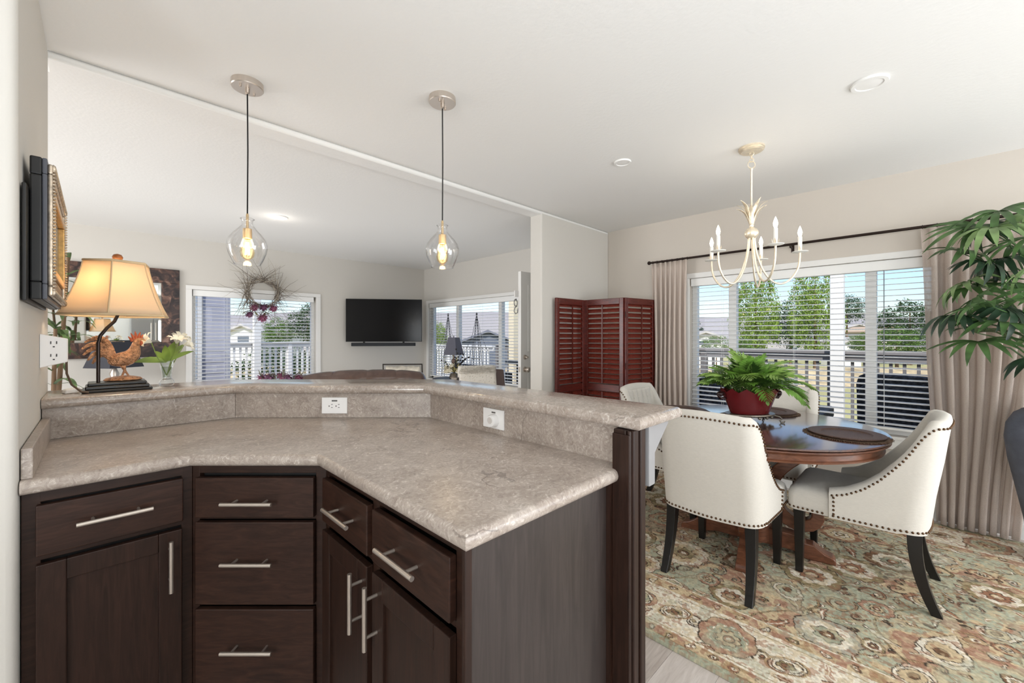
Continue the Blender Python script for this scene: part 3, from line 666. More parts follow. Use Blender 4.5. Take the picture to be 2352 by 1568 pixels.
MB(rb).rings(loft_pts([(-0.052, 0, 0.085, 0.006, 0.010), (-0.042, 0, 0.088, 0.018, 0.022), (-0.020, 0, 0.090, 0.027, 0.032), (0.004, 0, 0.094, 0.029, 0.036), (0.024, 0, 0.104, 0.026, 0.034), (0.036, 0, 0.124, 0.021, 0.027), (0.040, 0, 0.146, 0.015, 0.018), (0.042, 0, 0.164, 0.0125, 0.0145), (0.047, 0, 0.178, 0.012, 0.013), (0.055, 0, 0.184, 0.009, 0.010), (0.062, 0, 0.184, 0.004, 0.005)])).build('body', M_ROO, ro, smooth=2, sub=1)
MB(rb).rings(loft_pts([(0.058, 0, 0.184, 0.005, 0.005), (0.068, 0, 0.182, 0.0035, 0.0035), (0.076, 0, 0.177, 0.0008, 0.001)], 8)).build('beak', pmat('beak_tan', (190, 140, 90), 0.4), ro, smooth=1)
q = MB(rb)
for k, (x, z, h, ang) in enumerate([(0.030, 0.180, 0.022, 2.3), (0.036, 0.187, 0.028, 2.0), (0.043, 0.191, 0.030, 1.7), (0.051, 0.192, 0.026, 1.35), (0.058, 0.190, 0.018, 1.05)]):
    q.rings(loft_pts([(x, 0, z-0.006, 0.003, 0.006), (x+h*0.5*math.cos(ang), 0, z+h*0.5*math.sin(ang), 0.0028, 0.0045), (x+h*math.cos(ang), 0, z+h*math.sin(ang), 0.001, 0.001)], 8))
q.build('comb', M_COMB, ro, smooth=1)
q = MB(rb)
for s in (-1, 1): q.sphere((0.060, s*0.005, 0.165), (0.006, 0.003, 0.012), 10, 8)
q.build('wattle', M_COMB, ro, smooth=2)
for k, (x1, z1_, x2, z2, dy) in enumerate([(-0.050, 0.215, -0.100, 0.190, 0.0), (-0.062, 0.225, -0.122, 0.170, 0.005), (-0.072, 0.205, -0.130, 0.142, -0.006), (-0.075, 0.185, -0.126, 0.116, 0.009), (-0.072, 0.165, -0.112, 0.094, -0.009), (-0.045, 0.190, -0.078, 0.188, -0.004), (-0.068, 0.150, -0.098, 0.078, 0.004), (-0.066, 0.200, -0.112, 0.155, 0.012)]):
    sp = []
    for i in range(8):
        t = i/7; sp.append((-0.034*(1-t)**2+2*x1*t*(1-t)+x2*t*t, dy*(0.4+1.4*t), 0.092*(1-t)**2+2*z1_*t*(1-t)+z2*t*t, 0.0045*(1.15-t), 0.0125*(1.12-0.85*t*t)))
    MB(rb).rings(loft_pts(sp, 8)).build('tail_feather', M_ROO, ro, smooth=1)
for s in (-1, 1):
    MB(rb).rings(loft_pts([(0.018, s*0.027, 0.108, 0.004, 0.014), (-0.004, s*0.031, 0.098, 0.005, 0.020), (-0.030, s*0.027, 0.085, 0.004, 0.014), (-0.048, s*0.02, 0.078, 0.001, 0.003)], 8)).build('wing', M_ROO, ro, smooth=1)
    q = MB(rb).tube([(-0.002, s*0.012, 0.068), (0.004, s*0.014, 0.045), (0.006+0.012*s, s*0.015, 0.018)], [0.011, 0.005, 0.0035], 8)
    for da in (-0.5, 0, 0.5, PI): q.tube([(0.006+0.012*s, s*0.015, 0.018), (0.006+0.012*s+0.02*math.cos(da), s*0.015+0.016*math.sin(da), 0.014)], [0.003, 0.0015], 6)
    q.build('leg', M_ROO, ro, smooth=1)
# cord of the lamp and small white plug beside the base
tag(MB().tube([(WX+0.05, 2.262, 1.215), (WX+0.062, 2.27, 1.195), (-0.082, 2.285, 1.15), (-0.07, 2.31, 1.105), (-0.045, 2.335, 1.073), (-0.025, 2.342, 1.068)], 0.0035, 8).build('lamp_cord', pmat('cord_brown', (92, 74, 58), 0.5), smooth=1), 'brown lamp cord curling from outlet box to the lamp base', 'cord')
q = MB(Matrix.Translation((-0.075, 2.415, ZB)) @ Matrix.Rotation(0.25, 4, 'Z'))
q.rings([[(-0.022, -0.02, 0.0005), (0.022, -0.02, 0.0005), (0.022, 0.03, 0.0005), (-0.022, 0.03, 0.0005)], [(-0.018, -0.018, 0.016), (0.022, -0.018, 0.022), (0.022, 0.028, 0.022), (-0.016, 0.028, 0.016)]])
tag(q.build('plug_adapter', M_WHITE, bevel=0.004, smooth=0.7), 'small white plug adapter lying left of the lamp base', 'adapter')

# ------------------------------------------------------------------ small glass vase with lilies
vx, vy = 0.222, 2.44
va = thing('bud_vase', 'small cut glass vase of white lilies on bar top', 'vase', (vx, vy, ZB))
M_VG = glassmat('vase_glass', (250, 252, 252), 1.5, 2.2)
prof = [(0.016, 0.001), (0.025, 0.006), (0.028, 0.018), (0.024, 0.030), (0.017, 0.038), (0.018, 0.055), (0.020, 0.075), (0.024, 0.095), (0.030, 0.115)]
MB().lathe([(r, ZB+z) for r, z in prof]+[(r-0.0025, ZB+z+0.003) for r, z in reversed(prof[3:])], 16, (vx, vy, 0)).build('glass_body', M_VG, va, smooth=0.3)
MB().lathe([(0.014, ZB+0.044), (0.0175, ZB+0.075), (0.0195, ZB+0.088)], 20, (vx, vy, 0)).build('water', glassmat('water', (236, 240, 232), 1.33, 1.0), va, smooth=1)
fl = thing('lily_bouquet', 'white lilies with pale green leaves in the small glass vase', 'flowers', (vx, vy, ZB+0.05))
M_LEAFL = leafmat('lily_leaf', (126, 148, 66)); M_PETAL = pmat('petal_cream', (244, 240, 224), 0.6); M_STEM = pmat('stem_green', (120, 140, 70), 0.6)
def blade(mb, pts, w, up=(0, 0, 1), fold=0.15):
    pts = [Vector(p) for p in pts]; n = len(pts); vs = []
    for i, p in enumerate(pts):
        t = (pts[min(i+1, n-1)]-pts[max(i-1, 0)]).normalized(); s = t.cross(Vector(up))
        if s.length < 1e-4: s = Vector((1, 0, 0))
        s.normalize(); nn = s.cross(t); u = i/(n-1); ww = w*math.sin(PI*min(1, 0.08+0.92*u))**0.8 if i < n-1 else 0.0004
        vs += [tuple(p - s*ww), tuple(p - nn*ww*fold), tuple(p + s*ww)]
    fs = []
    for i in range(n-1):
        for k in (0, 1): fs.append((i*3+k, i*3+k+1, i*3+3+k+1, i*3+3+k))
    return mb.add(vs, fs)
def arc(p0, d, l, droop, n=6):
    p = Vector(p0); d = Vector(d).normalized(); out = [p.copy()]
    for i in range(n):
        p = p + d*(l/n); d = (d + Vector((0, 0, -droop/n))).normalized(); out.append(p.copy())
    return out
vt = (vx, vy, ZB+0.112)
for d, l, dr, w in (((-1, -0.2, 0.35), 0.115, 0.75, 0.014), ((0.25, -0.3, 1), 0.10, 0.2, 0.016), ((-0.1, -0.4, 1), 0.085, 0.4, 0.015), ((0.6, 0.1, 1), 0.10, 0.5, 0.013), ((0.9, -0.1, 0.7), 0.11, 0.6, 0.010), ((-0.5, 0.3, 0.8), 0.07, 0.5, 0.012)):
    blade(MB(), arc(vt, d, l, dr), w, (0, -1, 0.3)).build('leaf', M_LEAFL, fl, smooth=2)
for c, ax in (((vx-0.062, vy-0.005, ZB+0.205), (-1, -0.3, 0.5)), ((vx+0.035, vy-0.015, ZB+0.205), (0.1, -0.4, 1)), ((vx+0.072, vy+0.005, ZB+0.19), (0.9, -0.3, 0.3)), ((vx+0.05, vy+0.02, ZB+0.215), (0.4, 0.4, 0.8))):
    q = MB(); ax = Vector(ax).normalized(); s = ax.orthogonal().normalized()
    for k in range(6):
        d = Matrix.Rotation(k*PI/3, 3, ax) @ s; p = Vector(c)
        blade(q, [p - ax*0.012, p + d*0.010 + ax*0.006, p + d*0.022 + ax*0.018, p + d*0.034 + ax*0.020, p + d*0.040 + ax*0.014], 0.010, tuple(ax))
    q.build('blossom', M_PETAL, fl, smooth=2)
    MB().tube([(vx, vy, ZB+0.05), (vx*0.5+c[0]*0.5, vy*0.5+c[1]*0.5, ZB+0.13), tuple(Vector(c)-ax*0.010)], 0.002, 6).build('stem', M_STEM, fl, smooth=1)
# ------------------------------------------------------------------ rug: knotted colours per vertex, drawn from motifs
RX0, RX1, RY0, RY1 = 1.668, 4.06, -0.92, 2.12
st = 0.0042; nx = int((RX1-RX0)/st)+1; ny = int((RY1-RY0)/st)+1
gx, gy = np.meshgrid(np.linspace(0, RX1-RX0, nx), np.linspace(0, RY1-RY0, ny))
rng = np.random.RandomState(3)
def vnoise(scale, seed):
    r = np.random.RandomState(seed); g = r.rand(int(4*scale)+4, int(4*scale)+4)
    u = gx*scale; v = gy*scale; i = u.astype(int); j = v.astype(int); fu = u-i; fv = v-j; fu = fu*fu*(3-2*fu); fv = fv*fv*(3-2*fv)
    return (g[j, i]*(1-fu)+g[j, i+1]*fu)*(1-fv)+(g[j+1, i]*(1-fu)+g[j+1, i+1]*fu)*fv
wxx = gx + 0.022*(vnoise(9, 1)-0.5) + 0.008*(vnoise(40, 2)-0.5); wyy = gy + 0.022*(vnoise(9, 3)-0.5) + 0.008*(vnoise(40, 4)-0.5)
SAGE = (166, 167, 146); SAGE2 = (150, 152, 132); TAN = (192, 172, 140); TAN2 = (168, 144, 112); RUST = (146, 106, 84); ROSE = (164, 130, 110); BROWN = (112, 86, 66); CREAM = (216, 207, 190); OLIVE = (136, 122, 92); INK = (74, 64, 55); DUST = (160, 154, 140)
img = np.empty((ny, nx, 3)); img[:] = SAGE
def put(mask, c):
    img[mask] = c
W_, H_ = RX1-RX0, RY1-RY0
edge = np.minimum(np.minimum(gx, W_-gx), np.minimum(gy, H_-gy))
edw = edge + 0.003*(vnoise(50, 9)-0.5)
FIELD = edw > 0.44; MAIN = (edw > 0.092) & (edw < 0.352)
def local(cx, cy, R):
    i0, i1 = max(0, int((cx-R*1.3)/st)), min(nx, int((cx+R*1.3)/st)+1); j0, j1 = max(0, int((cy-R*1.3)/st)), min(ny, int((cy+R*1.3)/st)+1)
    if i1 <= i0 or j1 <= j0: return None
    return (slice(j0, j1), slice(i0, i1))
def motif(cx, cy, R, kind, rot, cols, clip):
    s = local(cx, cy, R)
    if s is None: return
    dx = wxx[s]-cx; dy = wyy[s]-cy; c, sn = math.cos(rot), math.sin(rot); u = (dx*c+dy*sn)/R; v = (-dx*sn+dy*c)/R
    rr = np.hypot(u, v); th = np.arctan2(v, u); im = img[s]; cl = clip[s]; ow = 0.0028/R
    def layer(d, col, outline=True):
        m = (d < 0) & cl; 
        if outline: im[(np.abs(d) < ow) & cl] = INK
        im[(d < -ow if outline else d < 0) & cl] = col
    if kind == 'rosette':
        n = rng.randint(7, 12)
        layer(rr - (0.88+0.11*np.abs(np.cos(n*th/2))), cols[0]); layer(rr-(0.62+0.10*np.abs(np.cos(n*th/2+0.6))), cols[1], False)
        im[(np.abs(rr-0.62) < 0.02) & (np.cos(n*th*2) > 0) & cl] = CREAM
        layer(rr-(0.40+0.05*np.cos(n*th)), cols[2]); layer(rr-0.2, cols[3]); layer(rr-0.08, CREAM, False)
    elif kind == 'oval':
        e = np.hypot(u/1.0, v/0.68); layer(e-0.98, cols[0], False); layer(e-0.82, CREAM); layer(e-0.66, CREAM); layer(e-0.42-0.06*np.cos(5*th), cols[2]); layer(e-0.18, cols[3])
    elif kind == 'palmette':
        w = np.abs(v); prof = 0.75*np.sqrt(np.clip(1-u*u, 0, 1))*(0.62-0.38*u); lob = prof*(0.86+0.16*np.abs(np.cos(9*u)))
        layer(w-lob+(np.abs(u) > 1)*9, cols[0]); layer(np.hypot(u+0.15, v*1.25)-0.58-0.06*np.abs(np.cos(4.5*th)), CREAM); layer(np.hypot(u+0.2, v*1.3)-0.42-0.06*np.abs(np.cos(4*th)), cols[1]); layer(np.hypot(u+0.25, v*1.3)-0.2, cols[3])
        for k in (-0.35, 0, 0.35): im[(np.abs(v-k*(u+0.6)) < ow*1.2) & (u > 0.25) & (w < lob*0.8) & cl] = CREAM
    elif kind == 'leaf':
        ax = u; bow = 0.25*(1-ax*ax); w = np.abs(v-bow); prof = 0.24*(1-np.abs(ax))**0.6*(1+0.25*np.cos(14*ax))
        layer(w-prof+(np.abs(ax) > 1)*9, cols[0], rng.rand() < 0.6); im[(w < ow*1.1) & (np.abs(ax) < 0.85) & cl] = CREAM
    elif kind == 'scroll':
        a = th+PI; sp = 0.25+0.62*a/(2*PI); layer(np.abs(rr-sp)-0.10*(1.1-a/(2*PI)*0.6), cols[0]); layer(rr-0.17, cols[2])
    elif kind == 'bud':
        layer(np.hypot(u, v*1.5)-0.8-0.15*np.cos(3*th), cols[0]); layer(np.hypot(u, v*1.5)-0.4, CREAM, False); layer(rr-0.16, INK, False)
pals = [(TAN2, SAGE, RUST, BROWN), (ROSE, SAGE2, TAN, RUST), (RUST, TAN, CREAM, OLIVE), (BROWN, CREAM, SAGE2, RUST), (CREAM, TAN, OLIVE, BROWN), (OLIVE, CREAM, RUST, TAN), (DUST, CREAM, SAGE2, BROWN)]
# field: washes, vines, then florals by size
wash = vnoise(5, 21)*0.6+vnoise(17, 22)*0.4
put(FIELD & (wash > 0.56), TAN); put(FIELD & (wash > 0.66), ROSE); put(FIELD & (wash < 0.34), SAGE2)
for k, (ph, fr) in enumerate([(0, 8.5), (1.7, 7.1), (3.1, 9.3), (4.5, 6.4), (0.8, 7.7), (2.4, 8.9)]):
    cx = 0.5 + 0.29*k
    vv = wxx - cx - 0.11*np.sin(fr*wyy+ph); put(FIELD & (np.abs(vv) < 0.006), BROWN); put(FIELD & (np.abs(vv) < 0.0032), TAN2)
    vv = wyy - 0.55 - 0.42*k - 0.11*np.sin(fr*wxx+ph*1.3); put(FIELD & (np.abs(vv) < 0.006), INK); put(FIELD & (np.abs(vv) < 0.0035), OLIVE)
placed = []
def scatter(n, r0, r1, kinds, gap):
    for _ in range(n):
        R = rng.uniform(r0, r1); x = rng.uniform(0.42, W_-0.42); y = rng.uniform(0.42, H_-0.42)
        if all((x-a)**2+(y-b_)**2 > (gap*(R+c))**2 for a, b_, c in placed):
            placed.append((x, y, R)); motif(x, y, R, kinds[rng.randint(len(kinds))], rng.uniform(0, 2*PI), pals[rng.randint(len(pals))], FIELD)
scatter(900, 0.10, 0.15, ['rosette', 'palmette', 'palmette'], 0.98)
scatter(1800, 0.07, 0.105, ['rosette', 'palmette', 'scroll', 'oval', 'leaf'], 0.92)
scatter(3500, 0.035, 0.06, ['leaf', 'leaf', 'bud', 'rosette', 'scroll'], 0.86)
scatter(3500, 0.016, 0.026, ['bud', 'leaf', 'oval'], 0.85)
# border bands
put(edw < 0.44, TAN2); put((edw < 0.44) & (vnoise(22, 5) > 0.5), TAN); put((edw < 0.44) & (vnoise(26, 6) > 0.66), ROSE)
put(MAIN, CREAM)
put(edw < 0.036, SAGE2)
GUARD = (edw > 0.036) & (edw < 0.44) & ~MAIN
allc = np.ones_like(MAIN)
def run(inset, step, fn):
    for x_, y_, r_, L_ in ((inset, None, PI/2, H_), (W_-inset, None, PI/2, H_), (None, inset, 0, W_), (None, H_-inset, 0, W_)):
        n = int((L_-2*inset)/step)
        for i in range(n+1):
            t = inset+(L_-2*inset)*i/n; fn(x_ if x_ is not None else t, y_ if y_ is not None else t, r_, i)
run(0.064, 0.085, lambda x, y, r, i: motif(x, y, 0.024, 'bud', r+0.4*i, pals[i % 7], GUARD))
run(0.396, 0.10, lambda x, y, r, i: motif(x, y, 0.026, 'bud', r+0.7*i, pals[(i+3) % 7], GUARD))
run(0.215, 0.09, lambda x, y, r, i: motif(x+(0.085*((i % 3)-1) if r else 0), y+(0 if r else 0.085*((i % 3)-1)), 0.05, ['leaf', 'scroll', 'leaf'][i % 3], r+1.3*i, pals[(i*2) % 7], MAIN))
run(0.222, 0.40, lambda x, y, r, i: motif(x, y, 0.118, 'rosette' if i % 2 else 'palmette', r+PI*(i % 2), pals[(i*3+1) % 3], MAIN))
def ovs(x, y, r, i):
    if i % 2: motif(x, y, 0.075, 'oval', r+0.5, (TAN2, SAGE, OLIVE, BROWN), MAIN)
run(0.2221, 0.20, ovs)
for e in (0.092, 0.352, 0.362, 0.435): put(np.abs(edw-e) < 0.0055, CREAM)
for e in (0.037, 0.100, 0.344, 0.442): put(np.abs(edw-e) < 0.0024, OLIVE)
spk = vnoise(48, 61)*0.6+vnoise(95, 62)*0.4
img = np.where((spk > 0.60)[..., None], 0.45*img+0.55*np.array(TAN), img); img = np.where((spk < 0.36)[..., None], 0.5*img+0.5*np.array(RUST), img)
blo = vnoise(14, 63); img = np.where((blo > 0.68)[..., None], 0.6*img+0.4*np.array(SAGE), img)
fine = 1+0.16*(vnoise(120, 31)-0.5)+0.10*(rng.rand(ny, nx)-0.5)
img = np.clip(img*fine[..., None], 0, 255)
zr = 0.011 + 0.0016*vnoise(90, 41) + 0.001*rng.rand(ny, nx); zr[edge < 0.004] = 0.001
V = np.stack([gx+RX0, gy+RY0, zr], -1).reshape(-1, 3)
idx = np.arange(nx*ny).reshape(ny, nx); Fq = np.stack([idx[:-1, :-1], idx[:-1, 1:], idx[1:, 1:], idx[1:, :-1]], -1).reshape(-1, 4)
me = bpy.data.meshes.new('rug'); me.vertices.add(len(V)); me.vertices.foreach_set('co', V.astype(np.float32).ravel())
me.loops.add(Fq.size); me.loops.foreach_set('vertex_index', Fq.astype(np.int32).ravel())
me.polygons.add(len(Fq)); me.polygons.foreach_set('loop_start', np.arange(0, Fq.size, 4, dtype=np.int32)); me.polygons.foreach_set('loop_total', np.full(len(Fq), 4, dtype=np.int32))
me.update(calc_edges=True)
c01 = img.reshape(-1, 3)/255.0; c01 = np.where(c01 <= 0.04045, c01/12.92, ((c01+0.055)/1.055)**2.4)
ca = me.color_attributes.new('weave', 'FLOAT_COLOR', 'POINT'); ca.data.foreach_set('color', np.concatenate([c01, np.ones((len(c01), 1))], 1).astype(np.float32).ravel())
me.polygons.foreach_set('use_smooth', [True]*len(Fq))
M_RUG = bpy.data.materials.new('rug_wool'); M_RUG.use_nodes = True; N = M_RUG.node_tree.nodes; L = M_RUG.node_tree.links
at = N.new('ShaderNodeVertexColor'); at.layer_name = 'weave'; L.new(at.outputs[0], N['Principled BSDF'].inputs['Base Color']); N['Principled BSDF'].inputs['Roughness'].default_value = 0.95; N['Principled BSDF'].inputs['Specular IOR Level'].default_value = 0.1
me.materials.append(M_RUG)
rug = bpy.data.objects.new('area_rug', me); COL.objects.link(rug)
tag(rug, 'large sage and beige floral wool rug under the dining table', 'rug')

# ------------------------------------------------------------------ dining table
tx, ty = 2.87, 0.765
FZ = 0.013
dt_ = thing('dining_table', 'round dark wooden pedestal dining table on the floral rug', 'table', (tx, ty, FZ))
M_TOP = wood('table_top_wood', (62, 38, 30), (98, 62, 48), (1, 7, 1), 5, 0.2, coat=0.9)
M_TAB = wood('table_wood', (78, 46, 32), (124, 80, 58), (2, 2, 7), 5, 0.28)
Rt = 0.645
MB().lathe([(0.001, 0.745), (Rt-0.03, 0.745), (Rt-0.006, 0.748), (Rt, 0.753), (Rt-0.004, 0.759), (Rt-0.02, 0.761), (0.001, 0.761)], 96, (tx, ty, 0)).build('table_top', M_TOP, dt_, smooth=0.6)
MB().lathe([(Rt-0.008, 0.744), (Rt-0.004, 0.738), (Rt-0.014, 0.731), (Rt-0.03, 0.728), (Rt-0.036, 0.720), (Rt-0.036, 0.697), (Rt-0.028, 0.692), (Rt-0.030, 0.684), (Rt-0.05, 0.682), (Rt-0.07, 0.684), (Rt-0.07, 0.744)], 96, (tx, ty, 0)).build('apron', M_TAB, dt_, smooth=0.5)
MB().lathe([(0.10, 0.74), (0.10, 0.66), (0.075, 0.62), (0.06, 0.5), (0.085, 0.36), (0.10, 0.25), (0.10, 0.06)], 24, (tx, ty, 0)).build('pedestal', M_TAB, dt_, smooth=0.6)
def strip(mb, path, w, th):
    """rectangular section swept along a path in the local x-z plane"""
    R = []; P = [Vector((p[0], 0, p[1])) for p in path]
    for i, p in enumerate(P):
        t = (P[min(i+1, len(P)-1)]-P[max(i-1, 0)]).normalized(); n = Vector((-t.z, 0, t.x)); k = th[i] if isinstance(th, list) else th
        R.append([tuple(p+n*k/2+Vector((0, -w/2, 0))), tuple(p+n*k/2+Vector((0, w/2, 0))), tuple(p-n*k/2+Vector((0, w/2, 0))), tuple(p-n*k/2+Vector((0, -w/2, 0)))])
    return mb.rings(R)
for k in range(4):
    Mk = Matrix.Translation((tx, ty, FZ)) @ Matrix.Rotation(k*PI/2 + 0.16, 4, 'Z')
    pts = []
    for i in range(11): t = i/10; pts.append((0.40-0.30*math.sin(t*PI/2), 0.69-0.32*t))
    for i in range(1, 12):
        a = PI*1.0 + i/11*PI*1.15; pts.append((0.215+0.115*math.cos(a), 0.345-0.11+0.125*math.sin(a)+0.135*(1-i/11)))
    q = MB(Mk); strip(q, pts, 0.07, [0.055+0.02*math.sin(PI*i/(len(pts)-1)) for i in range(len(pts))]); q.build('scroll_leg', M_TAB, dt_, bevel=0.006, smooth=0.7)
    q = MB(Mk); q.rings([[(x, -0.04, z0), (x, 0.04, z0), (x, 0.04, z1), (x, -0.04, z1)] for x, z0, z1 in ((0.05, 0.03, 0.13), (0.20, 0.03, 0.125), (0.245, 0.02, 0.115), (0.27, 0.0, 0.088), (0.31, 0.0, 0.086), (0.33, 0.0, 0.07), (0.36, 0.0, 0.05), (0.40, 0.0, 0.038), (0.41, 0.0, 0.02))]); q.build('foot', M_TAB, dt_, bevel=0.005, smooth=0.6)

# ------------------------------------------------------------------ chairs with nailhead trim
ARMY = 0.36
def arm_h(y):
    P = [(0.035, 0.888), (0.06, 0.874), (0.085, 0.825), (0.11, 0.755), (0.14, 0.685), (0.18, 0.612), (0.23, 0.553), (0.29, 0.512), (0.37, 0.487)]
    for (a, h0), (b_, h1) in zip(P, P[1:]):
        if y <= b_: 
            t = max(0, (y-a)/(b_-a)); return h0+(h1-h0)*t
    return P[-1][1]
def shell_path():
    """outer plan of arm, back, arm; points (x, y) from right arm front round the back"""
    hw = 0.245; rc = 0.085; pts = []
    for i in range(15): t = i/14; pts.append((hw+0.012*(1-t), ARMY-(ARMY-rc)*t))
    for i in range(1, 8): a = i/8*PI/2; pts.append((hw-rc+rc*math.cos(a), rc-rc*math.sin(a)))
    for i in range(9): t = i/8; x = (hw-rc)*(1-t); pts.append((x, -0.012*(1-(x/(hw-rc))**2)))
    return pts + [(-x, y) for x, y in reversed(pts[:-1])]
def chair(tufted=False):
    r = thing('dining_chair', 'x', 'chair')
    P = shell_path(); n = len(P); zb = 0.345; N2 = []
    for i in range(n):
        a = Vector(P[max(i-1, 0)]); b_ = Vector(P[min(i+1, n-1)]); t = (b_-a).normalized(); N2.append(Vector((-t.y, t.x)) if True else None)
    c = Vector((0, 0.2))
    for i in range(n):
        if N2[i].dot(c-Vector(P[i])) < 0: N2[i] = -N2[i]
    lean = lambda z: -0.16*max(0, z-0.42)
    def ht(i):
        x, y = P[i]
        h = arm_h(y)
        if y < 0.02: h = 0.888 + 0.010*max(0, 1-(x/0.2)**2)
        return h
    def bottom(i): return zb + 0.02*(abs(P[i][0])/0.25)*(0 if P[i][1] > 0.1 else 0.3)
    vs = []; m = 0
    for i in range(n):
        h = ht(i); b_ = bottom(i); col = []
        prof = [(0.0, b_), (0.0, b_+(h-b_)*0.3), (0.0, b_+(h-b_)*0.6), (0.0, b_+(h-b_)*0.85), (0.0, h-0.022), (0.006, h-0.006), (0.024, h+0.004), (0.046, h), (0.060, h-0.018), (0.066, h-0.05), (0.068, min(h-0.06, 0.42)), (0.068, 0.40)]
        m = len(prof)
        for o, z in prof:
            fl = 0.012*math.sin(PI*min(1, max(0, (z-0.34)/0.5))) if o == 0 else 0
            p = Vector(P[i]) + N2[i]*(o-fl*0.5); col.append((p.x, p.y+lean(z)*(1 if P[i][1] < 0.12 else max(0, 1-(P[i][1]-0.12)/0.15)), z))
        vs += col
    q = MB(); fs = []
    for i in range(n-1):
        for k in range(m-1): fs.append((i*m+k, i*m+k+1, (i+1)*m+k+1, (i+1)*m+k))
    fs += [tuple(range(m)), tuple(range((n-1)*m, n*m))[::-1]]
    q.add(vs, fs); q.build('backrest', M_CHAIR, r, smooth=0.9, bevel=0)
    if tufted:
        def Pt(i, j):
            u = -1+2*i/40; v = j/24; x = 0.172*u; z = 0.44+0.425*v; y = 0.062+lean(z)+0.020*math.sin(PI*v)**0.5*(1-u**4)
            for bu in (-0.6, -0.2, 0.2, 0.6):
                for bv in (0.5, 0.85): y -= 0.022*math.exp(-((u-bu)**2/0.008+(v-bv)**2/0.010))
                y -= 0.007*math.exp(-(u-bu)**2/0.003)
            return (x, y, z)
        g = MB().grid(Pt, 41, 25); g.build('tufted_pad', M_CHAIR, r, smooth=2, solid=0.01)
        for bu in (-0.6, -0.2, 0.2, 0.6):
            for bv in (0.5, 0.85):
                z = 0.44+0.425*bv; MB().sphere((0.172*bu, 0.066+lean(z), z), (0.008, 0.005, 0.008), 10, 6).build('button', M_CHAIR, r, smooth=2)
    # seat: padded box, wider at the front
    R = []
    for z, o in ((0.342, 0.004), (0.36, 0.0), (0.425, 0.0), (0.452, 0.008), (0.466, 0.026), (0.472, 0.055)):
        ring_ = []
        hw = 0.248-o; y1_ = 0.545-o; rc = 0.035
        for cx, cy, a0 in ((hw-rc, y1_-rc, 0), (-hw+rc, y1_-rc, PI/2)):
            for i in range(5): a = a0+i/4*PI/2; ring_.append((cx+rc*math.cos(a), cy+rc*math.sin(a), z))
        ring_ += [(-hw+0.03, 0.05, z), (hw-0.03, 0.05, z)]; R.append(ring_)
    R.append([(x*0.6, 0.28+(y-0.28)*0.6, 0.484) for x, y, z in R[-1]])
    MB().rings(R).build('seat', M_CHAIR, r, smooth=0.9)
    # nailheads
    pts = []
    def dense(line, st=0.021):
        out = [line[0]]; acc = 0
        for a, b_ in zip(line, line[1:]):
            a = Vector(a); b_ = Vector(b_); l = (b_-a).length; d = st-acc
            while d <= l: out.append(tuple(a+(b_-a)*(d/l))); d += st
            acc = (acc+l) % st if l < st-acc else l-(d-st)
        return out
    def onshell(i, z, o=-0.003):
        fl = 0.012*math.sin(PI*min(1, max(0, (z-0.34)/0.5))); p = Vector(P[i])+N2[i]*(o-fl*0.5)
        return (p.x, p.y+lean(z)*(1 if P[i][1] < 0.12 else max(0, 1-(P[i][1]-0.12)/0.15)), z)
    pts += dense([onshell(i, ht(i)-0.030) for i in range(n)]); pts += dense([onshell(i, bottom(i)+0.015) for i in range(n)])
    for i, s in ((1, 1), (n-2, -1)): pts += dense([onshell(i, z) for z in (0.37, 0.40, 0.43, 0.455)])
    pts += dense([(0.251, ARMY+0.01, 0.358), (0.251, 0.50, 0.358), (0.236, 0.538, 0.358), (0.2, 0.547, 0.358), (-0.2, 0.547, 0.358), (-0.236, 0.538, 0.358), (-0.251, 0.50, 0.358), (-0.251, ARMY+0.01, 0.358)])
    q = MB()
    for p in pts: q.sphere(p, 0.0058, 7, 5)
    tag(q.build('nailheads', M_NAIL, r, smooth=2, fix=False), kind='stuff')
    for s in (-1, 1):
        q = MB(); q.rings([[(s*0.205+a*w, 0.495+b_*w, z) for a, b_ in ((-1, -1), (1, -1), (1, 1), (-1, 1))] for z, w in ((0.0, 0.0165), (0.345, 0.0235))]); q.build('leg', M_LEG, r, bevel=0.002)
        q = MB(); R = []
        for i in range(9):
            t = i/8; z = 0.35*(1-t); y = 0.045-0.075*t**2.2; w = 0.0245-0.007*t; R.append([(s*0.195+s*0.012*t+a*w, y+b_*w*1.1, z) for a, b_ in ((-1, -1), (1, -1), (1, 1), (-1, 1))])
        q.rings(R); q.build('leg', M_LEG, r, bevel=0.002)
    return r
G = 'upholstered chairs round the dining table'
def place(c, x, y, rz, label): c.location = (x, y, FZ); c.rotation_euler.z = rz; tag(c, label, None, G)
ch = chair()
ca_ = copy_tree(ch); cb_ = copy_tree(ch); tuf = chair(True)
place(ch, 2.215, 0.80, -PI/2, 'cream nailhead chair with its back to the peninsula end')
place(ca_, 2.915, -0.005, 0.0, 'cream nailhead chair seen in profile before the right curtain')
place(tuf, 3.03, 1.60, PI, 'cream chair with tufted back standing before the louvered screen')
place(cb_, 3.72, 0.80, PI/2, 'cream chair between the table and the wide window, behind the fern')

